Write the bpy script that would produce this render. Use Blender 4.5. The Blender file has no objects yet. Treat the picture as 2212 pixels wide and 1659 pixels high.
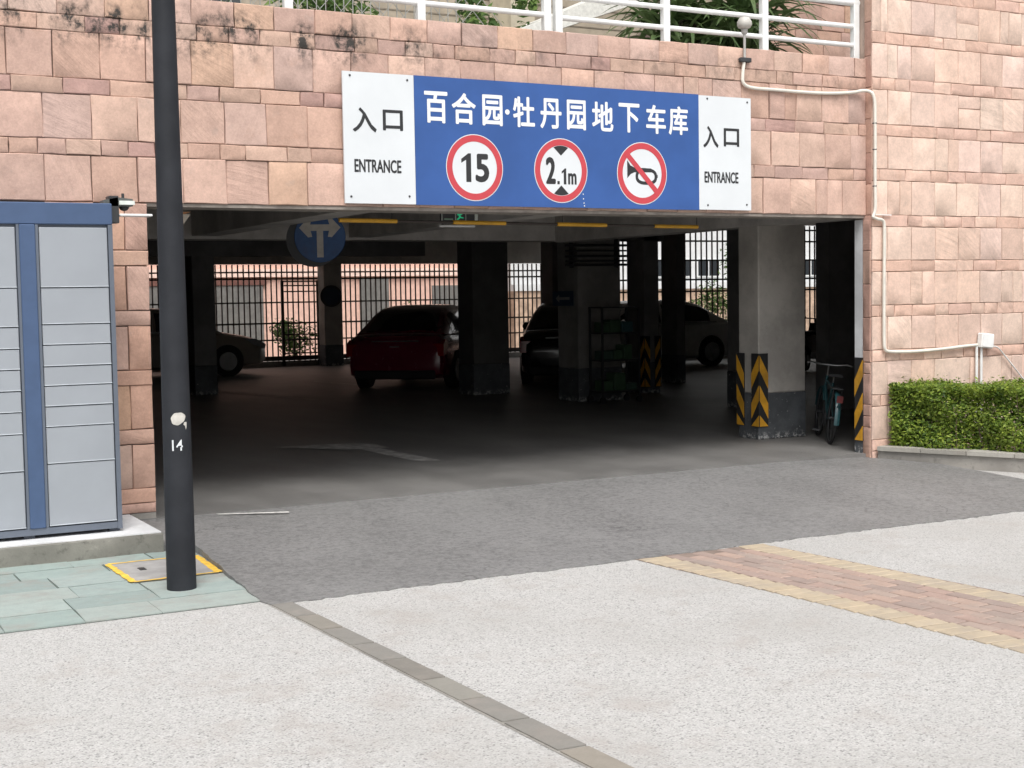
import bpy, bmesh, math, random
import numpy as np
from mathutils import Vector, Matrix

rnd = random.Random(7)
SC = bpy.context.scene
COL = SC.collection
R = math.radians

# ------------------------------------------------------------------ camera, sky, sun, exposure
cam_d = bpy.data.cameras.new("camera")
cam_d.sensor_fit = 'HORIZONTAL'
cam_d.sensor_width = 36.0
cam_d.lens = 3000.0 / 2212.0 * 36.0
cam_d.clip_start = 0.05
cam_d.clip_end = 2000.0
cam = bpy.data.objects.new("camera", cam_d)
COL.objects.link(cam)
_a, _p, _r = R(61.4), math.atan(190 / 3000.0), 0.0165
_F = Vector((math.cos(_a) * math.cos(_p), math.sin(_a) * math.cos(_p), -math.sin(_p)))
_R0 = Vector((math.sin(_a), -math.cos(_a), 0))
_U0 = _R0.cross(_F)
_Rv = _R0 * math.cos(_r) - _U0 * math.sin(_r)
_Uv = _U0 * math.cos(_r) + _R0 * math.sin(_r)
_m = Matrix((_Rv, _Uv, -_F)).transposed().to_4x4()
_m.translation = Vector((-2.570, -10.281, 1.600))
cam.matrix_world = _m
SC.camera = cam

SUN_EL, SUN_AZ = 58.0, 200.0           # azimuth clockwise from +Y
world = bpy.data.worlds.new("World")
SC.world = world
world.use_nodes = True
nt = world.node_tree
bg = nt.nodes["Background"]
sky = nt.nodes.new("ShaderNodeTexSky")
sky.sky_type = 'NISHITA'
sky.sun_disc = False
sky.sun_elevation = R(SUN_EL)
sky.sun_rotation = R(SUN_AZ)
sky.dust_density = 4.0
sky.air_density = 1.0
sky.ozone_density = 1.0
hs = nt.nodes.new("ShaderNodeHueSaturation")
hs.inputs["Saturation"].default_value = 0.22     # cloud cover: nearly colourless sky light
nt.links.new(sky.outputs[0], hs.inputs["Color"])
nt.links.new(hs.outputs[0], bg.inputs["Color"])
bg.inputs["Strength"].default_value = 0.13

sun_d = bpy.data.lights.new("sun", 'SUN')
sun_d.energy = 1.5
sun_d.angle = R(28)
sun_d.color = (1.0, 0.965, 0.92)
sun = bpy.data.objects.new("sun", sun_d)
COL.objects.link(sun)
_d = Vector((math.sin(R(SUN_AZ)) * math.cos(R(SUN_EL)), math.cos(R(SUN_AZ)) * math.cos(R(SUN_EL)), math.sin(R(SUN_EL))))
sun.rotation_euler = _d.to_track_quat('Z', 'Y').to_euler()
sun.location = (0, -6, 20)

vs = SC.view_settings
vs.view_transform = 'Standard'
vs.look = 'None'
vs.exposure = 0.58
vs.gamma = 1.0
vs.use_curve_mapping = False
SC.cycles.use_denoising = True
SC.cycles.max_bounces = 8
SC.cycles.diffuse_bounces = 5

# ------------------------------------------------------------------ materials
def lin(h, k=1.0):
    h = h.lstrip('#')
    o = []
    for i in (0, 2, 4):
        c = int(h[i:i + 2], 16) / 255.0
        c = c / 12.92 if c <= 0.04045 else ((c + 0.055) / 1.055) ** 2.4
        o.append(c * k)
    return tuple(o)

class NT:
    def __init__(s, name):
        s.m = bpy.data.materials.new(name)
        s.m.use_nodes = True
        s.t = s.m.node_tree
        s.b = s.t.nodes["Principled BSDF"]
    def n(s, kind, **kw):
        nd = s.t.nodes.new("ShaderNode" + kind)
        for k, v in kw.items():
            if k in nd.inputs:
                nd.inputs[k].default_value = v
            else:
                setattr(nd, k, v)
        return nd
    def l(s, a, b):
        s.t.links.new(a, b)
    def math(s, op, a, b=None, c=None, clamp=False):
        nd = s.t.nodes.new("ShaderNodeMath")
        nd.operation = op
        nd.use_clamp = clamp
        for i, v in enumerate((a, b, c)):
            if v is None:
                continue
            if isinstance(v, (int, float)):
                nd.inputs[i].default_value = v
            else:
                s.l(v, nd.inputs[i])
        return nd.outputs[0]
    def mix(s, fac, a, b, mode='MIX'):
        nd = s.t.nodes.new("ShaderNodeMix")
        nd.data_type = 'RGBA'
        nd.blend_type = mode
        for sock, v in ((nd.inputs[0], fac), (nd.inputs[6], a), (nd.inputs[7], b)):
            if isinstance(v, (int, float)):
                sock.default_value = v
            elif isinstance(v, tuple):
                sock.default_value = v if len(v) == 4 else (*v, 1)
            else:
                s.l(v, sock)
        return nd.outputs[2]
    def noise(s, vec, scale, detail=4, rough=.55):
        nd = s.n("TexNoise", Scale=scale, Detail=detail, Roughness=rough)
        if vec is not None:
            s.l(vec, nd.inputs["Vector"])
        return nd.outputs[0]
    def ramp(s, fac, p):
        nd = s.t.nodes.new("ShaderNodeValToRGB")
        e = nd.color_ramp.elements
        while len(e) < len(p):
            e.new(0.5)
        for el, (pos, c) in zip(e, p):
            el.position = pos
            el.color = (c, c, c, 1) if isinstance(c, (int, float)) else (*c, 1)
        s.l(fac, nd.inputs[0])
        return nd.outputs[0]
    def step(s, v, lo, hi):
        nd = s.n("MapRange")
        nd.interpolation_type = 'SMOOTHSTEP'
        nd.inputs["From Min"].default_value = lo
        nd.inputs["From Max"].default_value = hi
        s.l(v, nd.inputs["Value"])
        return nd.outputs[0]
    def bump(s, h, strength, dist=.01):
        nd = s.n("Bump", Strength=strength, Distance=dist)
        s.l(h, nd.inputs["Height"])
        s.l(nd.outputs[0], s.b.inputs["Normal"])
    def pos(s):
        return s.n("NewGeometry").outputs["Position"]
    def obj(s):
        return s.n("TexCoord").outputs["Object"]

MATS = {}
def M(name, color, rough=.6, metal=0., var=.15, vs=7., bump=.12, bs=70., spec=.5, coat=0., dirt=0.):
    """plain painted / metal / plastic surface with uneven tone and fine relief"""
    if name in MATS:
        return MATS[name]
    k = NT(name)
    v = k.obj()
    n1 = k.noise(v, vs, 5, .6)
    lo = tuple(c * (1 - var) for c in color)
    hi = tuple(min(1, c * (1 + var)) for c in color)
    c = k.mix(k.step(n1, .3, .7), lo, hi)
    if dirt:
        n2 = k.noise(v, vs * .4, 6, .7)
        c = k.mix(k.math('MULTIPLY', k.step(n2, .5, .75), dirt), c, (.10, .085, .07))
    k.l(c, k.b.inputs["Base Color"])
    n3 = k.noise(v, bs, 3)
    r = k.math('ADD', rough - .08, k.math('MULTIPLY', n1, .16))
    k.l(r, k.b.inputs["Roughness"])
    k.b.inputs["Metallic"].default_value = metal
    k.b.inputs["Specular IOR Level"].default_value = spec
    k.b.inputs["Coat Weight"].default_value = coat
    k.b.inputs["Coat Roughness"].default_value = .06
    if bump:
        k.bump(n3, bump, .004)
    MATS[name] = k.m
    return k.m

def stone_mat(name, stain):
    k = NT(name)
    oi = k.n("ObjectInfo")
    off = k.n("VectorMath", operation='SCALE')
    cmb = k.n("CombineXYZ")
    k.l(oi.outputs["Random"], cmb.inputs[0])
    k.l(oi.outputs["Random"], cmb.inputs[2])
    k.l(cmb.outputs[0], off.inputs[0])
    off.inputs["Scale"].default_value = 37.0
    P = k.pos()
    ad = k.n("VectorMath", operation='ADD')
    k.l(P, ad.inputs[0]); k.l(off.outputs[0], ad.inputs[1])
    v = ad.outputs[0]
    n1 = k.noise(v, 5.5, 6, .62)
    n2 = k.noise(v, 58, 6, .8)
    # slanting sediment bands, a different slope in every stone
    rot = k.n("VectorRotate", rotation_type='Y_AXIS')
    k.l(v, rot.inputs["Vector"])
    k.l(k.math('MULTIPLY', oi.outputs["Random"], 6.28), rot.inputs["Angle"])
    mp = k.n("Mapping"); mp.inputs["Scale"].default_value = (1.2, 1, 11)
    k.l(rot.outputs[0], mp.inputs[0])
    n3 = k.noise(mp.outputs[0], 2.4, 5, .6)
    f = k.math('MULTIPLY', k.math('SUBTRACT', n1, .5), .55)
    f = k.math('ADD', f, k.math('MULTIPLY', k.math('SUBTRACT', n2, .5), .62))
    f = k.math('ADD', f, k.math('MULTIPLY', k.math('SUBTRACT', n3, .5), k.math('ADD', .10, k.math('MULTIPLY', k.step(oi.outputs['Random'], .6, 1.0), .5))))
    f = k.math('ADD', f, k.math('MULTIPLY', k.math('SUBTRACT', k.noise(v, 17, 5, .7), .5), .40))
    g = k.math('ADD', 1.0, f)
    sc = k.n("VectorMath", operation='SCALE')
    k.l(oi.outputs["Color"], sc.inputs[0]); k.l(g, sc.inputs["Scale"])
    # rusty veins
    vein = k.step(k.noise(v, 3.1, 6, .7), .58, .72)
    c = k.mix(k.math('MULTIPLY', vein, .22), sc.outputs[0], (.44, .25, .16))
    grey = k.step(k.noise(v, 9, 4, .6), .60, .78)
    c = k.mix(k.math('MULTIPLY', grey, .28), c, (.33, .29, .26))
    if stain:
        # black mould that runs down from the parapet in patches
        sp = k.n("SeparateXYZ"); k.l(P, sp.inputs[0])
        z = sp.outputs[2]
        band = k.math('MULTIPLY', k.step(z, 3.30, 3.62), k.math('SUBTRACT', 1.0, k.step(z, 3.60, 3.86)), clamp=True)
        xw = k.math('ADD', k.math('MULTIPLY', k.math('SUBTRACT', 1.0, k.step(sp.outputs[0], 1.2, 3.2)), .75), .3)
        mm = k.n("Mapping"); mm.inputs["Scale"].default_value = (1.6, 1, .8)
        k.l(P, mm.inputs[0])
        w = k.step(k.noise(mm.outputs[0], 2.1, 7, .72), .42, .62)
        w2 = k.step(k.noise(P, 14, 5, .7), .36, .62)
        st = k.math('MULTIPLY', k.math('MULTIPLY', band, xw), k.math('MULTIPLY', w, w2), clamp=True)
        st = k.math('MULTIPLY', st, 1.5, clamp=True)
        c = k.mix(st, c, (.055, .05, .046))
    k.l(c, k.b.inputs["Base Color"])
    k.b.inputs["Roughness"].default_value = .86
    k.b.inputs["Specular IOR Level"].default_value = .25
    riv = k.step(oi.outputs["Random"], .55, .95)
    h = k.math('ADD', k.math('MULTIPLY', n3, k.math('ADD', .5, k.math('MULTIPLY', riv, 2.2))), k.math('ADD', k.math('MULTIPLY', n2, .8), k.math('MULTIPLY', k.noise(v, 90, 3), .35)))
    k.bump(h, .34, .010)
    return k.m

def ground_mat(name, kind):
    k = NT(name)
    P = k.pos()
    if kind == 'pebble':
        vo = k.n("TexVoronoi", Scale=125.0); k.l(P, vo.inputs["Vector"])
        sep = k.n("SeparateColor"); k.l(vo.outputs["Color"], sep.inputs[0])
        tone = k.ramp(sep.outputs[0], [(0.0, (.20, .197, .193)), (.10, (.36, .356, .35)), (.24, (.45, .444, .432)), (.75, (.515, .508, .496)), (1.0, (.57, .562, .548))])
        gap = k.step(vo.outputs["Distance"], .42, .75)
        c = k.mix(k.math('MULTIPLY', gap, .38), tone, (.30, .295, .28))
        big = k.noise(P, .55, 7, .62)
        c = k.mix(k.math('MULTIPLY', k.step(big, .42, .66), .42), c, (.36, .348, .328))
        md = k.noise(P, 22, 5, .7)
        c = k.mix(k.math('MULTIPLY', k.step(md, .50, .68), .30), c, (.34, .33, .315))
        c = k.mix(k.math('MULTIPLY', k.step(k.noise(P, 5.5, 3, .5), .74, .78), .45), c, (.17, .165, .16))
        sm = k.noise(P, 3.3, 6, .7)
        c = k.mix(k.math('MULTIPLY', k.step(sm, .50, .70), .46), c, (.37, .335, .31))
        k.l(c, k.b.inputs["Base Color"])
        k.b.inputs["Roughness"].default_value = .75
        k.b.inputs["Specular IOR Level"].default_value = .35
        k.bump(k.math('SUBTRACT', 1.0, vo.outputs["Distance"]), .5, .004)
    else:
        base, spread, rough = {'asphalt': ((.185, .183, .181), .12, .60), 'floor': ((.165, .161, .155), .20, .5), 'earth': ((.36, .35, .33), .25, .85)}[kind]
        big = k.noise(P, .7, 7, .62)
        mp = k.n("Mapping"); mp.inputs["Scale"].default_value = (1, .38, 1); mp.inputs["Rotation"].default_value = (0, 0, .5)
        k.l(P, mp.inputs[0])
        tr = k.noise(mp.outputs[0], 1.6, 6, .65)
        gr = k.noise(P, 140, 3, .7)
        lo = tuple(c * (1 - spread) for c in base); hi = tuple(c * (1 + spread * 1.3) for c in base)
        c = k.mix(k.step(k.math('ADD', k.math('MULTIPLY', big, .55), k.math('MULTIPLY', tr, .45)), .36, .64), lo, hi)
        c = k.mix(k.math('MULTIPLY', k.step(gr, .55, .8), .55), c, tuple(min(1, x * 1.9) for x in base))
        c = k.mix(k.math('MULTIPLY', k.math('SUBTRACT', 1.0, k.step(gr, .26, .44)), .55), c, tuple(x * .45 for x in base))
        if kind == 'asphalt':
            md = k.noise(P, 48, 6, .8)
            c = k.mix(k.math('MULTIPLY', k.step(md, .50, .62), .55), c, (.29, .287, .28))
            c = k.mix(k.math('MULTIPLY', k.math('SUBTRACT', 1.0, k.step(md, .38, .49)), .6), c, (.095, .094, .093))
            m3 = k.noise(P, 21, 4, .6)
            c = k.mix(k.math('MULTIPLY', k.step(m3, .48, .62), .40), c, (.265, .262, .256))
            c = k.mix(k.math('MULTIPLY', k.math('SUBTRACT', 1.0, k.step(m3, .36, .48)), .38), c, (.105, .104, .103))
            m2 = k.noise(P, 11, 6, .75)
            c = k.mix(k.math('MULTIPLY', k.step(m2, .52, .66), .28), c, (.25, .247, .24))
            ck = k.n('TexVoronoi', Scale=.62); ck.feature = 'DISTANCE_TO_EDGE'
            wv = k.n('VectorMath', operation='ADD'); k.l(P, wv.inputs[0]); sc_ = k.n('VectorMath', operation='SCALE'); nn = k.n('TexNoise', Scale=2.5, Detail=5.0); k.l(P, nn.inputs['Vector']); k.l(nn.outputs['Color'], sc_.inputs[0]); sc_.inputs['Scale'].default_value = .5; k.l(sc_.outputs[0], wv.inputs[1]); k.l(wv.outputs[0], ck.inputs['Vector'])
            crk = k.math('MULTIPLY', k.math('SUBTRACT', 1.0, k.step(ck.outputs['Distance'], .0, .006)), k.step(k.noise(P, .9, 3), .5, .6))
            c = k.mix(k.math('MULTIPLY', crk, .6), c, (.07, .07, .07))
            pat = k.step(k.noise(P, 1.15, 5, .6), .55, .68)
            c = k.mix(k.math('MULTIPLY', pat, .22), c, (.25, .247, .24))
            fl = k.step(k.noise(P, 9, 6, .8), .70, .76)
            c = k.mix(k.math('MULTIPLY', fl, .5), c, (.34, .33, .31))
            oil = k.step(k.noise(P, 2.3, 4, .6), .66, .74)
            c = k.mix(k.math('MULTIPLY', oil, .45), c, (.085, .084, .083))
        k.l(c, k.b.inputs["Base Color"])
        k.l(k.math('ADD', rough - .12, k.math('MULTIPLY', big, .25)), k.b.inputs["Roughness"])
        k.b.inputs["Specular IOR Level"].default_value = .4
        k.bump(k.math('ADD', gr, k.math('MULTIPLY', k.noise(P, 420, 2), .5)), .45, .004)
    return k.m

def tint_mat(name, rough=.8, bump=.35, spec=.3, speck=0.):
    """colour comes from each piece (object colour): bricks, flags, blocks"""
    k = NT(name)
    oi = k.n("ObjectInfo")
    P = k.pos()
    n1 = k.noise(P, 11, 6, .65); n2 = k.noise(P, 90, 4, .6)
    g = k.math('ADD', .72, k.math('ADD', k.math('MULTIPLY', n1, .38), k.math('MULTIPLY', n2, .2)))
    sc = k.n("VectorMath", operation='SCALE')
    k.l(oi.outputs["Color"], sc.inputs[0]); k.l(g, sc.inputs["Scale"])
    d = k.math('MULTIPLY', k.step(k.noise(P, 4.2, 7, .7), .46, .70), .50)
    c = k.mix(d, sc.outputs[0], (.30, .265, .235))
    if speck:
        c = k.mix(k.math('MULTIPLY', k.step(k.noise(P, 60, 4, .7), .6, .75), speck), c, (.6, .6, .57))
    k.l(c, k.b.inputs["Base Color"])
    k.b.inputs["Roughness"].default_value = rough
    k.b.inputs["Specular IOR Level"].default_value = spec
    k.bump(k.math('ADD', n1, n2), bump, .006)
    return k.m

def leaf_mat(name, c0, c1, c2, trans=.35, zt=None):
    k = NT(name)
    g = k.n("NewGeometry")
    rp = g.outputs["Random Per Island"]
    c = k.ramp(rp, [(0, c0), (.55, c1), (1, c2)])
    n = k.noise(k.pos(), 3.5, 4)
    c = k.mix(k.math('MULTIPLY', k.step(n, .4, .7), .35), c, c2)
    k.l(c, k.b.inputs["Base Color"])
    k.b.inputs["Roughness"].default_value = .5
    k.b.inputs["Specular IOR Level"].default_value = .35
    tr = k.n("BsdfTranslucent"); k.l(c, tr.inputs[0])
    mx = k.n("MixShader"); mx.inputs[0].default_value = trans
    k.l(k.b.outputs[0], mx.inputs[1]); k.l(tr.outputs[0], mx.inputs[2])
    out = k.t.nodes["Material Output"]
    k.l(mx.outputs[0], out.inputs[0])
    return k.m

def concrete_mat(name, base, dirt=.4, low=None):
    k = NT(name)
    P = k.pos()
    n1 = k.noise(P, 1.7, 7, .65); n2 = k.noise(P, 16, 5, .65); n3 = k.noise(P, 80, 3)
    c = k.mix(k.step(n1, .35, .68), tuple(x * .8 for x in base), tuple(min(1, x * 1.15) for x in base))
    c = k.mix(k.math('MULTIPLY', k.step(n2, .52, .75), dirt), c, tuple(x * .45 for x in base))
    c = k.mix(k.math('MULTIPLY', k.step(k.noise(P, 7, 6, .75), .62, .72), dirt * .6), c, tuple(min(1, x * 1.7) for x in base))
    k.l(c, k.b.inputs["Base Color"])
    k.b.inputs["Roughness"].default_value = .85
    k.b.inputs["Specular IOR Level"].default_value = .25
    k.bump(k.math('ADD', n2, n3), .35, .006)
    return k.m

def glass_mat(name, tint):
    k = NT(name)
    k.b.inputs["Base Color"].default_value = (*tint, 1)
    k.b.inputs["Roughness"].default_value = .06
    k.b.inputs["Specular IOR Level"].default_value = .8
    n = k.noise(k.obj(), 2.0, 3)
    k.bump(n, .02, .01)
    return k.m

def scuffed_mat(name, base, chip):
    k = NT(name)
    P = k.pos()
    sp = k.n("SeparateXYZ"); k.l(P, sp.inputs[0])
    n1 = k.noise(P, 4, 6, .7); n2 = k.noise(P, 17, 6, .75)
    c = k.mix(k.step(n1, .35, .7), tuple(x * .75 for x in base), tuple(x * 1.25 for x in base))
    low = k.math('SUBTRACT', 1.0, k.step(sp.outputs[2], .0, .10))
    fac = k.math('ADD', k.step(n2, .62, .67), k.math('MULTIPLY', low, k.step(n2, .50, .56)), clamp=True)
    c = k.mix(k.math('MULTIPLY', fac, .8), c, chip)
    k.l(c, k.b.inputs["Base Color"])
    k.b.inputs["Roughness"].default_value = .7
    k.bump(n2, .3, .006)
    return k.m

STONE_H = stone_mat("sandstone_weathered", True)
STONE_R = stone_mat("sandstone_clean", False)
PEBBLE = ground_mat("washed_pebble_concrete", 'pebble')
ASPHALT = ground_mat("dusty_asphalt", 'asphalt')
FLOOR = ground_mat("garage_floor_concrete", 'floor')
EARTH = ground_mat("far_ground", 'earth')
TINT = tint_mat("worn_paving")
FLAG = tint_mat("green_flagstone", .85, .5)
MORTAR = concrete_mat("joint_mortar", (.25, .195, .165), .5)
MORTAR_R = concrete_mat("pale_mortar", (.40, .31, .26), .4)
KERB = concrete_mat("kerb_concrete", (.30, .285, .26), .55)
PAINTW = concrete_mat("whitewashed_concrete", (.70, .71, .72), .25)
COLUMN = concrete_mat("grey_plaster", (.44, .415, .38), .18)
COLDARK = concrete_mat("shaded_plaster", (.20, .195, .19), .3)  # plaster in a darker tone, the shade deep in the garage painted in
COLMID = concrete_mat("half_shade_plaster", (.25, .24, .225), .3)  # same column plaster, toned down to paint the light falling off inside
COLBLK = concrete_mat("deep_shade_plaster", (.11, .108, .105), .3)  # same plaster at its darkest, deep shade put into the colour
CEIL = concrete_mat("ceiling_plaster", (.52, .495, .465), .20)
WHITEWALL = concrete_mat("white_jamb_paint", (.66, .67, .68), .12)
DADO = scuffed_mat("dado_paint", (.085, .092, .10), (.55, .55, .54))
WHITE = M("white_enamel", (.78, .79, .78), .35, var=.05, bump=.03)
PVC = M("cream_conduit", (.70, .67, .60), .45, var=.07, bump=.04)
POLE = M("charcoal_paint", (.024, .026, .031), .58, var=.16, vs=5, bump=.12, bs=45, spec=.22)
LBLUE = M("locker_blue", (.058, .098, .190), .42, var=.06, bump=.03)
LGREY = M("locker_grey", (.315, .338, .37), .45, var=.035, vs=2.5, bump=.03)
LFRAME = M("locker_frame_grey", (.12, .14, .175), .45, var=.05, bump=.03)
BLACK = M("black_rubber", (.016, .016, .017), .7, var=.2)
DARKMET = M("dark_metal", (.05, .052, .055), .45, var=.1, metal=.3)
STEEL = M("galvanised_steel", (.42, .43, .43), .4, metal=.8, var=.1)
YELLOW = M("yellow_paint", (.70, .38, .03), .5, var=.12, bump=.08, dirt=.25)
YELLOWR = M("yellow_rubber", (.60, .30, .02), .6, var=.2, dirt=.3)
ROADY = M("yellow_road_paint", (.80, .50, .07), .7, var=.2, vs=14, dirt=.3)
ROADW = M("worn_white_paint", (.36, .35, .335), .75, var=.3, vs=9, dirt=.6)
SBLUE = M("sign_blue", (.030, .092, .30), .38, var=.09, vs=2.2, bump=.02)
SWHITE = M("sign_white", (.66, .69, .71), .4, var=.03, vs=2, bump=.02)
SRED = M("sign_red", (.52, .055, .07), .4, var=.05, bump=.02)
SBLACK = M("sign_black", (.022, .023, .025), .45, var=.08, bump=.02)
FENCEB = M("fence_brown", (.030, .018, .014), .55, var=.2)
GREENL = M("exit_green", (.02, .26, .13), .4, var=.05)

# ------------------------------------------------------------------ mesh helpers
class MB:
    def __init__(s):
        s.v = []; s.f = []
    def add(s, vs_, fs):
        o = len(s.v)
        s.v += [tuple(p) for p in vs_]
        s.f += [tuple(i + o for i in f) for f in fs]
        return s
    def box(s, x0, x1, y0, y1, z0, z1, bev=0.):
        if bev <= 0:
            vs_ = [(x, y, z) for z in (z0, z1) for y in (y0, y1) for x in (x0, x1)]
            return s.add(vs_, [(0, 2, 3, 1), (4, 5, 7, 6), (0, 1, 5, 4), (2, 6, 7, 3), (0, 4, 6, 2), (1, 3, 7, 5)])
        bm = bmesh.new()
        bmesh.ops.create_cube(bm, size=1)
        for v in bm.verts:
            v.co = ((x0 + x1) / 2 + v.co.x * (x1 - x0), (y0 + y1) / 2 + v.co.y * (y1 - y0), (z0 + z1) / 2 + v.co.z * (z1 - z0))
        bmesh.ops.bevel(bm, geom=bm.edges[:], offset=bev, segments=1, affect='EDGES')
        bm.verts.index_update()
        s.add([v.co[:] for v in bm.verts], [[v.index for v in f.verts] for f in bm.faces])
        bm.free()
        return s
    def tube(s, pts, r, n=10, cap=True, closed=False):
        pts = [Vector(p) for p in pts]
        rs = r if isinstance(r, (list, tuple)) else [r] * len(pts)
        rings = []
        prev = None
        m = len(pts)
        for i, p in enumerate(pts):
            a = pts[(i - 1) % m] if (i > 0 or closed) else p
            b = pts[(i + 1) % m] if (i < m - 1 or closed) else p
            t = (b - a).normalized()
            if prev is None:
                u = t.orthogonal().normalized()
            else:
                u = (prev - t * prev.dot(t)).normalized()
            prev = u
            w = t.cross(u)
            rings.append([p + (u * math.cos(2 * math.pi * k / n) + w * math.sin(2 * math.pi * k / n)) * rs[i] for k in range(n)])
        return s.loft(rings, cap and not closed, closed)
    def loft(s, rings, cap=True, closed=False):
        n = len(rings[0]); m = len(rings)
        vs_ = [p for rg in rings for p in rg]
        fs = []
        for i in range(m if closed else m - 1):
            j = (i + 1) % m
            for k in range(n):
                fs.append((i * n + k, i * n + (k + 1) % n, j * n + (k + 1) % n, j * n + k))
        if cap:
            fs.append(tuple(range(n - 1, -1, -1)))
            fs.append(tuple((m - 1) * n + k for k in range(n)))
        return s.add(vs_, fs)
    def lathe(s, prof, c=(0, 0, 0), axis='Z', n=20):
        rings = []
        for r, h in prof:
            rg = []
            for k in range(n):
                a = 2 * math.pi * k / n
                u, w = r * math.cos(a), r * math.sin(a)
                p = {'Z': (u, w, h), 'Y': (u, h, w), 'X': (h, u, w)}[axis]
                rg.append((c[0] + p[0], c[1] + p[1], c[2] + p[2]))
            rings.append(rg)
        return s.loft(rings, True)
    def prism(s, poly, axis, a0, a1):
        """poly in the two other axes, extruded along axis"""
        n = len(poly)
        def mk(p, h):
            return {'Z': (p[0], p[1], h), 'Y': (p[0], h, p[1]), 'X': (h, p[0], p[1])}[axis]
        vs_ = [mk(p, a0) for p in poly] + [mk(p, a1) for p in poly]
        fs = [tuple(range(n)), tuple(range(2 * n - 1, n - 1, -1))]
        fs += [(i, i + n, (i + 1) % n + n, (i + 1) % n) for i in range(n)]
        return s.add(vs_, fs)
    def sphere(s, c, r, n=14, m=8, sz=1.):
        prof = [(r * math.sin(math.pi * i / m) + 1e-4, -r * sz * math.cos(math.pi * i / m)) for i in range(m + 1)]
        return s.lathe(prof, c, 'Z', n)
    def mesh(s, name, mat, smooth=None):
        me = bpy.data.meshes.new(name)
        me.from_pydata(s.v, [], s.f)
        bm = bmesh.new(); bm.from_mesh(me)
        bmesh.ops.recalc_face_normals(bm, faces=bm.faces)
        bm.to_mesh(me); bm.free()
        if mat is not None:
            me.materials.append(mat)
        if smooth is not None:
            me.polygons.foreach_set("use_smooth", [True] * len(me.polygons))
            me.set_sharp_from_angle(angle=R(smooth))
        me.update()
        return me
    def build(s, name, mat, parent=None, smooth=None, loc=None):
        return link(name, s.mesh(name, mat, smooth), parent, loc)

def link(name, data, parent=None, loc=None):
    o = bpy.data.objects.new(name, data)
    COL.objects.link(o)
    if parent is not None:
        o.parent = parent
    if loc is not None:
        o.location = loc
    return o

def tag(o, label, cat, group=None):
    o["label"] = label; o["category"] = cat
    if group:
        o["group"] = group
    return o

def thing(name, label, cat, loc=(0, 0, 0), rz=0., group=None):
    o = link(name, None, None, loc)
    o.rotation_euler = (0, 0, rz)
    o.empty_display_size = .2
    return tag(o, label, cat, group)

def struct(name, mb, mat, kind="structure", smooth=None):
    o = mb.build(name, mat, None, smooth)
    o["kind"] = kind
    return o

def B(*a, **k):
    return MB().box(*a, **k)

def copy_tree(o, parent=None):
    c = o.copy(); COL.objects.link(c)
    if parent is not None:
        c.parent = parent
    for ch in list(o.children):
        copy_tree(ch, c)
    return c

# ------------------------------------------------------------------ the ground
G = -0.10                                     # level of the forecourt; the garage floor is 0
struct("ground", MB().add([(-300, -300, -.16), (300, -300, -.16), (300, 300, -.16), (-300, 300, -.16)], [(0, 1, 2, 3)]), EARTH)

def grid_sheet(poly_fn, x0, x1, y0, y1, nx, ny, zf):
    mb = MB(); vs_ = []; fs = []
    for j in range(ny + 1):
        for i in range(nx + 1):
            x = x0 + (x1 - x0) * i / nx; y = y0 + (y1 - y0) * j / ny
            vs_.append((x, y, zf(x, y)))
    for j in range(ny):
        for i in range(nx):
            a = j * (nx + 1) + i
            fs.append((a, a + 1, a + nx + 2, a + nx + 1))
    return mb.add(vs_, fs)

struct("forecourt_paving", grid_sheet(None, -14, 16, -22, -.10, 30, 22, lambda x, y: G), PEBBLE)

# asphalt ramp: from the forecourt level up to the garage floor, ragged edge
def asp_z(x, y):
    t = min(1, max(0, -y / 2.93))
    return (-.008 if x < 6 else -.008 - (x - 6) * .028) * (1 - t) + (G + .006) * t
mb = MB()
top = [(-.20, -.02), (.4, -.02), (1.5, -.02), (3, -.02), (4.5, -.02), (5.8, -.02), (6.97, -.02), (7.02, -.14), (7.16, -.45), (7.26, -.72)]
rag = random.Random(3)
low = []
nseg = 150
for i in range(nseg + 1):
    x = -.10 + (6.95 + .10) * i / nseg
    low.append((x, -2.915 + rag.uniform(-.018, .018) + .012 * math.sin(x * 2.1)))
right = [(7.05, -2.5), (7.12, -1.9), (7.2, -1.3)]
def flag_edge(y_): return -.13 + (y_ + 2.85) * .068
left = [(-.19, -.5), (-.19, -.92), (-.04, -.955)] + [(flag_edge(-1.0 - .09 * i) - .004 + rag.uniform(-.008, .008), -1.0 - .09 * i) for i in range(21)]
outline = top + right[::-1] + low[::-1] + left[::-1]
bm = bmesh.new()
vv = [bm.verts.new((x, y, 0)) for x, y in outline]
bm.faces.new(vv)
bmesh.ops.triangulate(bm, faces=bm.faces[:])
bmesh.ops.subdivide_edges(bm, edges=[e for e in bm.edges if e.calc_length() > .5], cuts=4, use_grid_fill=True)
bmesh.ops.triangulate(bm, faces=bm.faces[:])
for v in bm.verts:
    v.co.z = asp_z(v.co.x, v.co.y)
rim_ = [e for e in bm.edges if len(e.link_faces) == 1]
ext_ = bmesh.ops.extrude_edge_only(bm, edges=rim_)
for g_ in ext_["geom"]:
    if isinstance(g_, bmesh.types.BMVert):
        g_.co.z = -.155
bmesh.ops.recalc_face_normals(bm, faces=bm.faces[:])
bm.normal_update()
me = bpy.data.meshes.new("asphalt_ramp"); bm.to_mesh(me); bm.free()
me.materials.append(ASPHALT)
ob = link("asphalt_ramp", me); ob["kind"] = "structure"

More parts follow.
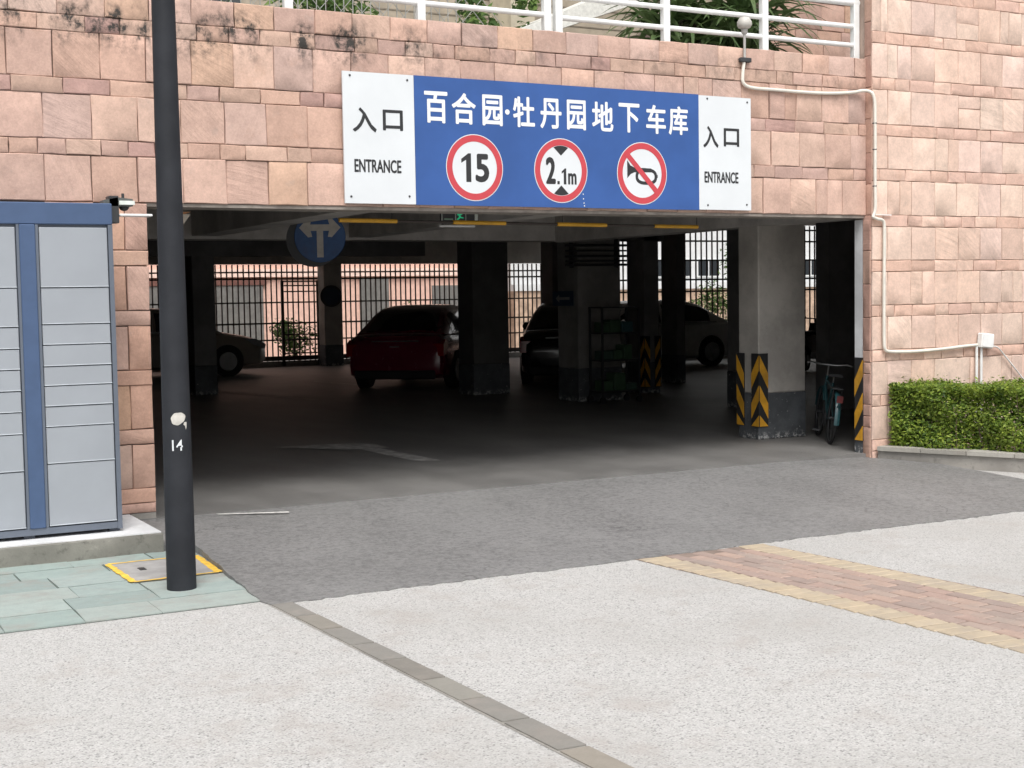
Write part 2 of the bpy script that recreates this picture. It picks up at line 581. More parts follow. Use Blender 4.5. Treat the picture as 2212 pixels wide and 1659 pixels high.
struct("garage_floor", MB().add([(-6, -.03, 0), (24, -.03, 0), (24, 22, 0), (-6, 22, 0), (-6, -.03, -.15), (24, -.03, -.15)], [(0, 1, 2, 3), (0, 4, 5, 1)]), FLOOR)
struct("back_lane", MB().add([(-6, 22, -.01), (40, 22, -.01), (40, 40, -.01), (-6, 40, -.01)], [(0, 1, 2, 3)]), EARTH)
struct("side_yard", MB().add([(16.2, 16.9, .004), (24, 16.9, .004), (24, 22.2, .004), (16.2, 22.2, .004)], [(0, 1, 2, 3)]), EARTH)

# paving strip of single stone blocks across the forecourt
strip = struct("paving_strip", MB().add([(-.115, -2.86, G + .002), (.01, -2.93, G + .002), (.235, -9.4, G + .002), (.10, -9.4, G + .002)], [(0, 3, 2, 1)]), KERB)
y = -2.90
i = 0
while y > -9.2:
    L = rnd.uniform(.34, .44)
    def cx(yy): return -.045 + (-2.85 - yy) * .0335
    yb = y - L
    h = G + .006 + rnd.uniform(0, .003)
    pts = [(cx(y) - .060, y - .004 - rnd.uniform(0, .004)), (cx(y) + .062, y - .012), (cx(yb) + .062 + rnd.uniform(-.003, .003), yb + .006), (cx(yb) - .060, yb + .012)]
    pts = [(a, b) for a, b in pts][::-1]
    o = MB().prism(pts, 'Z', G - .03, h).build("paving_block", TINT, strip)
    c = rnd.choice(["#9a958c", "#8f8b84", "#a39c91", "#a8968c", "#96938d", "#9d9a92"])
    o.color = (*lin(c, .74), 1)
    y -= L
    i += 1

def pull0(pal, mean, k):
    out = []
    for h in pal:
        a = [int(h[i:i + 2], 16) for i in (1, 3, 5)]; b = [int(mean[i:i + 2], 16) for i in (1, 3, 5)]
        out.append('#%02x%02x%02x' % tuple(round(x * (1 - k) + y_ * k) for x, y_ in zip(a, b)))
    return out
# brick path: red stretchers between two yellow soldier courses
path = struct("brick_path", MB().add([(2.32, -2.90, G + .002), (3.345, -2.93, G + .002), (3.705, -7.2, G + .002), (2.70, -7.2, G + .002)], [(0, 3, 2, 1)]), MORTAR)
ang = math.atan2(.245, 2.85)
def pth(u, w):                                # u across from left edge, w along away from the asphalt
    s = .078
    return (2.33 + u + w * s, -2.935 - w)
def brick_mesh(seed, lx, ly, h):
    rr = random.Random(seed)
    j = lambda: rr.uniform(-.003, .003)
    b = .005
    x, y_ = lx / 2 - .004, ly / 2 - .004
    base = [(-x + j(), -y_ + j()), (x + j(), -y_ + j()), (x + j(), y_ + j()), (-x + j(), y_ + j())]
    ins = [(a * (1 - b / x), c * (1 - b / y_)) for a, c in base]
    mb = MB()
    mb.add([(a, c, -.04) for a, c in base] + [(a, c, h - .004) for a, c in base] + [(a, c, h + rr.uniform(-.0015, .0015)) for a, c in ins],
           [(0, 1, 5, 4), (1, 2, 6, 5), (2, 3, 7, 6), (3, 0, 4, 7), (4, 5, 9, 8), (5, 6, 10, 9), (6, 7, 11, 10), (7, 4, 8, 11), (8, 9, 10, 11)])
    return mb.mesh("brick", TINT)
SB = [brick_mesh(k, .205, .10, .0) for k in range(4)]
RB = [brick_mesh(20 + k, .10, .205, .0) for k in range(5)]
YC = pull0(["#bfac86", "#b5a27e", "#c4b18c", "#b3a283", "#a6987c", "#bea57e"], "#ab9f90", .72)
YC_OLD = ["#bfac86", "#b5a27e", "#c4b18c", "#b3a283", "#a6987c", "#bea57e"]
RC = pull0(["#ae8b7e", "#a28074", "#977d75", "#b5917f", "#8b766f", "#aa8577", "#a18b81", "#7c6c68"], "#a39389", .70)
RC_OLD = ["#ae8b7e", "#a28074", "#977d75", "#b5917f", "#8b766f", "#aa8577", "#a18b81", "#7c6c68"]
w = .05
while w < 4.2:
    for u in (.1, .90):
        o = link("brick", rnd.choice(SB), path, (*pth(u, w), G + .007 + rnd.uniform(0, .003)))
        o.rotation_euler = (0, 0, -.078 + rnd.uniform(-.015, .015))
        o.color = (*lin(rnd.choice(YC), 1.0), 1)
    w += .1035
for cidx in range(6):
    w = .02 + (cidx % 2) * .1
    while w < 4.2:
        o = link("brick", rnd.choice(RB), path, (*pth(.252 + cidx * .1, w + .1), G + .007 + rnd.uniform(0, .003)))
        o.rotation_euler = (0, 0, .078 + rnd.uniform(-.012, .012))
        o.color = (*lin(rnd.choice(RC), 1.0), 1)
        w += .209

# green flagstones in front of the lockers
flags = struct("flagstone_paving", MB().add([(-5, -2.79, G + .002), (flag_edge(-2.79), -2.79, G + .002), (flag_edge(-.92), -.92, G + .002), (-5, -.90, G + .002)], [(0, 1, 2, 3)]), concrete_mat("mossy_joint", (.10, .12, .105), .4))
rows = [-2.785, -2.44, -2.14, -1.80, -1.46, -1.18, -.93]
for j in range(len(rows) - 1):
    x = flag_edge((rows[j] + rows[j + 1]) / 2)
    xs0 = x
    sh = rnd.uniform(.15, .55)
    while x > -3.4:
        L = rnd.uniform(.34, .62) if x < xs0 - .01 else sh + .1
        x1 = x - L
        g = .0035
        jt = lambda: rnd.uniform(-.014, .014)
        poly = [(x1 + g + jt() * .6, rows[j] + g), (x - g if x < xs0 else flag_edge(rows[j]), rows[j] + g + (jt() if j else 0) * .5), (x - g if x < xs0 else flag_edge(rows[j + 1]), rows[j + 1] - g + jt() * .5), (x1 + g + jt() * .6, rows[j + 1] - g + jt() * .5)]
        zt = G + .007 + rnd.uniform(0, .005)
        o = MB().prism(poly, 'Z', G - .03, zt).build("flagstone", FLAG, flags)
        o.color = (*lin(rnd.choice(["#a5b4af", "#acb9b5", "#a0aeaa", "#aeb8b3", "#9dabA7", "#a8b6b2", "#b0bcb7"]), .76), 1)
        x = x1

# kerb platform that carries the lockers and the left pier
pl = thing("locker_plinth", "low rough concrete plinth with whitewashed top under the locker", "plinth")
mb = MB()
xs = [-5, -3.6, -2.6, -1.9, -1.5, -1.2, -1.0, -.85, -.7, -.55, -.4, -.3, -.195]
pr = random.Random(5)
ring = []
for x in xs:
    d = pr.uniform(-.02, .02)
    ring.append([(x, -.02, -.15), (x, -.945 + d, -.15), (x, -.955 + d + pr.uniform(-.01, .01), -.03 + pr.uniform(-.02, .02)), (x, -.95 + d, .030), (x, -.93, .036), (x, -.02, .036)])
mb.loft(ring)
mb.build("plinth_body", concrete_mat("mossy_kerb", (.215, .21, .185), .85), pl, 40)
MB().box(-5, -.20, -.925, -.02, .036, .044).build("whitewash_coat", PAINTW, pl)

# ------------------------------------------------------------------ stone cladding
def stone_mesh(w, h, t, rr, rough=1.0):
    """irregular slab facing -Y, centred in x and z, back at y=0"""
    j = lambda a: rr.uniform(-a, a) * rough
    hx, hz = w / 2, h / 2
    ring = [(-hx, -hz), (0, -hz), (hx, -hz), (hx, 0), (hx, hz), (0, hz), (-hx, hz), (-hx, 0)]
    ring = [(x + j(.0035), z + j(.0035)) for x, z in ring]
    ch = .006
    ins = [(x * (1 - ch / hx) + j(.003), z * (1 - ch / hz) + j(.003)) for x, z in ring]
    v = [(x, 0, z) for x, z in ring] + [(x, -t + .005 + j(.001), z) for x, z in ring] + [(x, -t + j(.0012), z) for x, z in ins] + [(j(hx * .3), -t - abs(j(.0015)), j(hz * .3))]
    f = []
    for k in range(8):
        m = (k + 1) % 8
        f += [(k, m, 8 + m, 8 + k), (8 + k, 8 + m, 16 + m, 16 + k), (16 + k, 16 + m, 24)]
    return MB().add(v, f)

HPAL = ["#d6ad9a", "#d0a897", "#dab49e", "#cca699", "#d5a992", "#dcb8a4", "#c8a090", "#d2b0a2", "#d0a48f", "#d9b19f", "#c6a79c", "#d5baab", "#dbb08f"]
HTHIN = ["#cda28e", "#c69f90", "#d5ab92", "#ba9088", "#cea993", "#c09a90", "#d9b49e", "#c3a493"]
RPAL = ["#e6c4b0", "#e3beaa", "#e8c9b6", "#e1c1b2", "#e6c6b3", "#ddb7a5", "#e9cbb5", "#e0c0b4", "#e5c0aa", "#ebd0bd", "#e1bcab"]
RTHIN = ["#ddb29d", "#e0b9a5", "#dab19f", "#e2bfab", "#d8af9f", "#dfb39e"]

def clad(parent, x0, x1, y, courses, pal, thin, rr, mat, t=.028, w0=.325, skip=None, first=None, tv=.2):
    for (za, zb) in courses:
        tall = (zb - za) > .16
        x = x0
        wd = (first or rr.uniform(.5, 1.0) * w0)
        while x < x1 - .02:
            wn = rr.uniform(.95, 1.04) * w0 if tall else rr.choice([w0 * 1.02, w0 * .98, w0 * .6, w0 * 1.08, w0 * .75])
            if x == x0:
                wn = wd if tall else wd * rr.uniform(.45, .95)
            xe = min(x + wn, x1)
            if x1 - xe < .09:
                xe = x1
            if not (skip and skip(x, xe, za, zb)):
                g = rr.uniform(.003, .006)
                cells = [(x, xe, za, zb)]
                if tall and zb - za > .25:
                    q_ = rr.random()
                    if q_ < .07:
                        m_ = za + (zb - za) * rr.uniform(.35, .65); cells = [(x, xe, za, m_), (x, xe, m_, zb)]
                    elif q_ < .15:
                        m_ = x + (xe - x) * rr.uniform(.4, .6); cells = [(x, m_, za, zb), (m_, xe, za, zb)]
                for (xa_, xb_, za_, zb_) in cells:
                    o = stone_mesh(xb_ - xa_ - g, zb_ - za_ - g, t * rr.uniform(1 - tv, 1 + tv), rr).build("stone", mat, parent, 35, ((xa_ + xb_) / 2, y, (za_ + zb_) / 2))
                    hx = rr.choice(pal if tall else thin)
                    kk = rr.uniform(.90, 1.05)
                    c_ = lin(hx, .90 * kk); gl = .3 * c_[0] + .6 * c_[1] + .1 * c_[2]
                    o.color = (*[q * .86 + gl * .14 for q in c_], 1)
            x = xe

def pull(pal, mean, k):
    out = []
    for h in pal:
        a = [int(h[i:i + 2], 16) for i in (1, 3, 5)]; b = [int(mean[i:i + 2], 16) for i in (1, 3, 5)]
        out.append('#%02x%02x%02x' % tuple(round(x * (1 - k) + y_ * k) for x, y_ in zip(a, b)))
    return out
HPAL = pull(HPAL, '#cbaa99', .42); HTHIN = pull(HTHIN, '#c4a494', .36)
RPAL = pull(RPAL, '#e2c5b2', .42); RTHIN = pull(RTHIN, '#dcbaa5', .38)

ZC = [2.325, 2.656, 2.769, 3.088, 3.200, 3.528, 3.644, 3.830]
header_courses = [(ZC[i], ZC[i + 1]) for i in range(7)]
fac = thing("garage_facade", "long sandstone clad wall over the garage entrance, stained with black mould", "wall")
MB().box(-6, 6.985, .004, .30, 2.325, 3.822).build("backing_wall", MORTAR, fac)
clad(fac, -2.2, 6.975, .004, header_courses, HPAL, HTHIN, random.Random(21), STONE_H,
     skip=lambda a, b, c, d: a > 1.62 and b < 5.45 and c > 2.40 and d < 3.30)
MB().box(-.01, 6.965, -.006, .29, 2.300, 2.3245).build("soffit_lip", M("soffit_paint", (.30, .265, .235), .75, var=.25, dirt=.5), fac)
MB().box(-6, 6.985, .31, .42, 2.335, 3.20).build("inner_header_face", CEIL, fac)
# left pier with the wall behind the locker
pier = thing("stone_pier", "narrow sandstone pier between the locker and the entrance", "pier")
MB().box(-6, -.008, .004, .40, .045, 2.324).build("backing_wall", MORTAR, pier)
MB().box(-.188, -.004, -.024, .40, -.15, .0445).build("pier_base", KERB, pier)
z = 2.322
pc = []
for h in [.345] + [.112, .325] * 6:
    if z - h < .05:
        pc.append((.046, z)); break
    pc.append((z - h, z)); z -= h
for k, (za, zb) in enumerate(pc):
    if zb - za < .02:
        continue
    cuts = [-.72, -.38, -.165, 0] if zb - za > .16 else [-.66, -.36, 0]
    for a, b in zip(cuts[:-1], cuts[1:]):
        o = stone_mesh(b - a - .006, zb - za - .006, rnd.uniform(.026, .036), rnd).build("stone", STONE_R, pier, 35, ((a + b) / 2, .004, (za + zb) / 2))
        o.color = (*lin(rnd.choice(HPAL + ["#dcc3b6", "#d8b09a"]), .84), 1)

# right wall, a little proud of the facade
rw = thing("stone_side_wall", "tall pale pink sandstone wall right of the entrance behind the hedge", "wall")
MB().box(6.985, 12.5, -.09, .13, -.12, 7.5).build("backing_wall", MORTAR_R, rw)
rc = []
z = 2.325
down = []
for i in range(6):
    down.append((z - .112, z)); z -= .112
    down.append((max(z - .325, -.05), z)); z -= .325
    if z < 0:
        break
down = [d for d in down if d[1] - d[0] > .03]
upz = [(ZC[i], ZC[i + 1]) for i in range(6)]
z = ZC[6]
for i in range(3):
    upz.append((z, z + .325)); z += .325
    upz.append((z, z + .112)); z += .112
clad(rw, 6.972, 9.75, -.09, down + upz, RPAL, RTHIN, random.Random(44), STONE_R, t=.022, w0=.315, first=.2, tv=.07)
# the return of the wall in the entrance jamb, smaller stones facing the opening
z = -.04
while z < 4.9:
    h = rnd.choice([.325, .112, .30])
    if z < 2.32 < z + h + .03:
        h = 2.325 - z
    low = z < 2.31
    o = stone_mesh(.105 if low else .105, h - .005, .02 if low else .012, rnd, .6).build("stone", STONE_R, rw, 35, (6.985, -.036 if low else -.05, z + h / 2))
    o.rotation_euler = (0, 0, R(-90))
    o.color = (*lin(rnd.choice(["#cfa99a", "#c9a293", "#d3ae9c"]), .8), 1)
    z += h
MB().box(6.968, 6.986, .02, .13, .38, 2.285).build("white_jamb_paint", WHITEWALL, rw)
MB().box(6.966, 6.9855, .021, .13, 0.0, .379).build("jamb_dado", DADO, rw)

# ------------------------------------------------------------------ the inside of the garage
roof = thing("garage_roof_slab", "grey plastered garage ceiling slab under the terrace", "ceiling")
MB().box(-6, 24, .42, 16.9, 3.24, 3.50).build("slab", CEIL, roof)
MB().box(-6, 16.2, 16.901, 21.8, 3.24, 3.50).build("slab", CEIL, roof)
for nm, (x0, x1, y0, y1, z0), mt in [("beam", (2.0, 2.32, .42, 5.9, 2.365), CEIL), ("beam", (3.98, 4.28, .42, 5.9, 2.36), CEIL), ("beam", (-6, 7.1, 5.9, 6.3, 2.33), CEIL),
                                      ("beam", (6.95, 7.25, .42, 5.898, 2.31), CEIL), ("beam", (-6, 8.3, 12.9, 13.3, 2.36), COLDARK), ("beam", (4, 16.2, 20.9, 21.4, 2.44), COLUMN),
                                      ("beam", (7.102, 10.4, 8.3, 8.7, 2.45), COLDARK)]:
    MB().box(x0, x1, y0, y1, z0, 3.239).build(nm, mt, roof)

def column(x0, x1, y0, y1, label, ztop=3.238, dark=False, dado=.50, guards=(), mat=None):
    t = thing("concrete_column", label, "column", ((x0 + x1) / 2, (y0 + y1) / 2, 0), group="columns in the garage")
    a, b = (x1 - x0) / 2, (y1 - y0) / 2
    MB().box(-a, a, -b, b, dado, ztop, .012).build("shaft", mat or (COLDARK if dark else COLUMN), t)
    MB().box(-a - .004, a + .004, -b - .004, b + .004, 0.0, dado, .01).build("dado", DADO, t)
    for (sx, sy, z0, z1, wd) in guards:
        guard(t, sx * (a + .004), sy * (b + .004), sx, sy, z0, z1, wd)
    return t

def guard(parent, cx, cy, sx, sy, z0, z1, wd):
    """rubber corner guard: black angle with yellow stripes falling away from the corner"""
    t = .012
    g = MB()
    g.box(min(cx, cx - sx * wd), max(cx, cx - sx * wd), min(cy, cy + sy * t), max(cy, cy + sy * t), z0, z1)
    g.box(min(cx, cx + sx * t), max(cx, cx + sx * t), min(cy - sy * wd, cy + sy * t), max(cy - sy * wd, cy + sy * t), z0, z1)
    go = g.build("corner_guard", BLACK, parent)
    y = MB()
    hh, per, drop = .165, .325, .20
    e = .003
    z = z1 - .02
    while z > z0 + .1:
        za, zb = z, z - hh
        lo = lambda q: max(z0 + .004, min(z1 - .004, q))
        # face along x
        p = [(cx, lo(za)), (cx - sx * wd, lo(za - drop)), (cx - sx * wd, lo(zb - drop)), (cx, lo(zb))]
        yy = cy + sy * (t)
        y.prism([(q[0], q[1]) for q in p], 'Y', min(yy, yy + sy * e), max(yy, yy + sy * e))
        p = [(cy + sy * t, lo(za)), (cy - sy * wd, lo(za - drop)), (cy - sy * wd, lo(zb - drop)), (cy + sy * t, lo(zb))]
        xx = cx + sx * t
        y.prism([(q[0], q[1]) for q in p], 'X', min(xx, xx + sx * e), max(xx, xx + sx * e))
        z -= per
    y.build("yellow_stripes", YELLOWR, go)

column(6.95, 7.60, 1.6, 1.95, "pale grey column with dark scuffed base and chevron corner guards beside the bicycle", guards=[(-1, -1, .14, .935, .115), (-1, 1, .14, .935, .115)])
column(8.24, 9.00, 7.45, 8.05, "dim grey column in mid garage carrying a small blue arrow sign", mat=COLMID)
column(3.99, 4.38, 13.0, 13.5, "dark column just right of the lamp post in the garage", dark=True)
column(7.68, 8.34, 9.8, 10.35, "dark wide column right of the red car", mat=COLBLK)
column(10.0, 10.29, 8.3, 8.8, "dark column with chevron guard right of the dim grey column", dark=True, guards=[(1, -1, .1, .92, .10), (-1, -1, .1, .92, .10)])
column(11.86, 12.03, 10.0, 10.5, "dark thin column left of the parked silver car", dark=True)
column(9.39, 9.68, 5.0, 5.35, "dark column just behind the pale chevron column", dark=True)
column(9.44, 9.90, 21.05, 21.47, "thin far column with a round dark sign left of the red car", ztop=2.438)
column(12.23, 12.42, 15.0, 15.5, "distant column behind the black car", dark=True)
pw = thing("partition_wall", "dark partition wall deep behind the bicycle", "wall")
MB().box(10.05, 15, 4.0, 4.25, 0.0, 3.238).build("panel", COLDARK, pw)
ow = thing("garage_outer_walls", "unlit end walls of the garage behind the locker and stone wall", "wall")
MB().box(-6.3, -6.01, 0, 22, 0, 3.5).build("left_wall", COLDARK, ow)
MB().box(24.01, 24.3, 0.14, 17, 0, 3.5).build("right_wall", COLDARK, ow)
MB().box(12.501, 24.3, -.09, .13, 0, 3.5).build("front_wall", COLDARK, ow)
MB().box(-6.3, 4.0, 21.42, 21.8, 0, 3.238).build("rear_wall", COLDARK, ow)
guard_t = thing("jamb_guard", "yellow and black striped guard on the right entrance jamb", "corner guard")
guard(guard_t, 6.966, .017, -1, -1, .12, .94, .10)

# floor paint
arrow = MB()
def quad(pts, z): arrow.add([(x, y, z) for x, y in pts], [tuple(range(len(pts)))])
quad([(3.06, 2.05), (3.29, 1.95), (3.23, 3.55), (3.02, 3.62)], .004)
quad([(3.34, 3.30), (2.85, 3.42), (2.28, 4.15), (2.98, 4.02), (3.34, 3.82)], .008)
o = arrow.build("floor_arrow", ROADW); tag(o, "worn pale arrow painted on the garage floor", "road marking")
dash = MB().add([(.43, -.085, -.0005), (.93, -.30, .0005), (.92, -.335, -.001), (.44, -.115, -.002)], [(0, 3, 2, 1)])
o = dash.build("paint_dash", M("chalky_white", (.62, .61, .58), .8, var=.25, vs=20, dirt=.5)); o.location.z = -.0005
tag(o, "thin white paint dash on the ramp by the pole", "road marking")
bays = MB()
for xx in (5.2, 7.9, 10.6):
    bays.add([(xx, 10.6, .004), (xx + .09, 10.6, .004), (xx - .9, 15.2, .004), (xx - .99, 15.2, .004)], [(0, 1, 2, 3)])
o = bays.build("parking_bay_lines", ROADW); tag(o, "faint parking bay lines on the dark garage floor", "road marking")

# ------------------------------------------------------------------ fence at the back
def fence(name, label, x0, x1, y, ztop, step, rails, top_short):
    t = thing(name, label, "fence", (x0, y, 0))
    L = x1 - x0
    bar = MB().box(-.014, .014, -.014, .014, .12, ztop).mesh("bar", FENCEB)
    n = int(L / step)
    for i in range(n + 1):
        link("bar", bar, t, (i * step, 0, 0))
    for z, h in rails:
        MB().box(0, L, -.02, .02, z, z + h).build("rail", FENCEB, t)
    MB().box(0, L, -.09, .09, 0, .13).build("sill", KERB, t)
    return t
fence("bar_fence", "long dark brown bar fence closing the garage rear behind the red car", 4.0, 16.2, 21.62, 2.44, .135, [(.14, .11), (.62, .035), (1.02, .04), (1.52, .035), (2.24, .035), (2.08, .04)], True)
fence("bar_fence", "tall dark bar fence behind the parked silver car", 14.6, 24.0, 16.9, 3.23, .16, [(.14, .1), (1.62, .04), (1.9, .04), (2.36, .04), (2.82, .04), (3.1, .04)], False)
# panels fixed on the left fence: a few lower gate frames
gt = thing("bar_gate", "narrow brown gate frame set in the rear fence beside the thin column", "gate", (8.55, 21.50, 0))
for xx in (0, .9):
    MB().box(xx - .03, xx + .03, -.03, .03, .02, 2.06).build("post", FENCEB, gt)
for zz in (.3, .62, .75, 1.78, 1.92, 2.02):
    MB().box(.03, .87, -.015, .015, zz, zz + .03).build("rail", FENCEB, gt)

# ------------------------------------------------------------------ what stands behind the garage
pinkw = M("pink_render", (.72, .47, .385), .85, var=.1, bump=.2, dirt=.15)
pk = thing("pink_building", "pale pink rendered building with grey doors seen through the rear fence", "building", (0, 27, 0))
MB().box(2, 16.9, 0, 4, 0, 9).build("wall", pinkw, pk)
MB().box(2, 16.9, -.12, -.002, 2.24, 2.46).build("cornice", M("pink_trim", (.84, .62, .53), .8), pk)
gd = M("grey_door", (.16, .155, .145), .6, var=.15, dirt=.3)
for x0, x1, zt in [(6.3, 9.9, 2.02), (12.8, 13.7, 2.16), (15.1, 16.2, 1.95)]:
    d = MB().box(x0, x1, -.06, -.002, 0, zt).build("door", gd, pk)
    for q in range(int((x1 - x0) / .3)):
        MB().box(x0 + .15 + q * .3, x0 + .17 + q * .3, -.075, -.061, .05, zt - .05).build("slat", M("door_slat", (.17, .165, .155), .6), d)
MB().box(6.2, 10.0, -.09, -.003, 2.021, 2.16).build("lintel", M("red_lintel", (.16, .07, .055), .7), pk)
wbm = M("white_render", (.62, .63, .63), .8, var=.05, bump=.12)
wb = thing("white_building", "white building with dark windows beyond the tall fence", "building", (0, 27, 0))
MB().box(18, 36, .4, 5, 1.75, 12).build("wall", wbm, wb)
MB().box(18, 36, .2, 5, 0, 1.749).build("base_wall", M("tan_tile", (.42, .30, .22), .8, var=.3, vs=4), wb)
wg = glass_mat("dark_window", (.02, .025, .03))
for x0 in (22.7, 23.8, 25.0, 26.3, 27.6, 29.4):
    f = MB().box(x0, x0 + .95, .33, .399, 2.12, 2.72).build("window", WHITE, wb)
    for q in (0, 1):
        MB().box(x0 + .05 + q * .45, x0 + .45 + q * .45, .315, .329, 2.17, 2.67).build("pane", wg, f)
MB().box(18, 36, .15, .398, 1.75, 1.95).build("ledge", wbm, wb)

def leaf_cloud(mb, rr, n, fn, s0, s1, flat=.5):
    for _ in range(n):
        p, nrm = fn(rr)
        s = rr.uniform(s0, s1)
        d = Vector((rr.gauss(0, 1), rr.gauss(0, 1), rr.gauss(0, flat))).normalized()
        nv = (Vector(nrm) * 1.0 + Vector((rr.gauss(0, .7), rr.gauss(0, .7), rr.gauss(0, .7) + .5))).normalized()
        d = (d - nv * d.dot(nv))
        if d.length < .1:
            continue
        d.normalize()
        w = nv.cross(d)
        p = Vector(p)
        mb.add([p - d * s, p + w * s * .42 + nv * s * .08, p + d * s, p - w * s * .42 + nv * s * .08], [(0, 1, 2, 3)])

HEDGE = leaf_mat("hedge_leaves", (.040, .080, .012), (.150, .245, .030), (.34, .42, .065))
SHRUB = leaf_mat("shrub_leaves", (.03, .07, .02), (.07, .14, .035), (.16, .24, .06))
BARK = M("bark", (.12, .085, .06), .9, var=.3, bump=.5)

def shrub(label, x, y, r, h, n, seed):
    t = thing("shrub", label, "shrub", (x, y, 0))
    rr = random.Random(seed)
    mb = MB()
    blobs = [(rr.uniform(-r, r) * .6, rr.uniform(-r, r) * .6, h * rr.uniform(.35, .85), r * rr.uniform(.35, .6)) for _ in range(9)]
    def fn(q):
        b = q.choice(blobs)
        d = Vector((q.gauss(0, 1), q.gauss(0, 1), q.gauss(0, 1))).normalized()
        k = q.uniform(.5, 1) * b[3]
        return (b[0] + d.x * k, b[1] + d.y * k, b[2] + d.z * k), d
    leaf_cloud(mb, rr, n, fn, .03, .07)
    mb.build("foliage", SHRUB, t)
    st = MB()
    for _ in range(5):
        b = rr.choice(blobs)
        st.tube([(rr.uniform(-.05, .05), rr.uniform(-.05, .05), 0), (b[0] * .5, b[1] * .5, b[2] * .6), (b[0], b[1], b[2])], [.02, .014, .006], 5)
    st.build("stem", BARK, t)
shrub("bushy green shrub behind the rear fence left of the thin column", 9.5, 23.0, .75, 1.05, 1500, 1)
shrub("leafy shrub behind the rear fence right of the red car", 12.7, 23.2, .8, 1.5, 1500, 2)
shrub("shrub behind the tall fence by the silver car", 19.3, 19.0, .8, 1.9, 1200, 3)
shrub("small shrub in front of the white building", 21.6, 20.5, .9, 3.1, 1200, 4)

# ------------------------------------------------------------------ cars
def interp(tab, n):
    a = np.array(tab, float)
    x = np.linspace(a[0, 0], a[-1, 0], n)
    x = np.unique(np.concatenate([x, a[:, 0]]))
    out = [x]
    for c in range(1, a.shape[1]):
        out.append(np.interp(x, a[:, 0], a[:, c]))
    return np.array(out).T

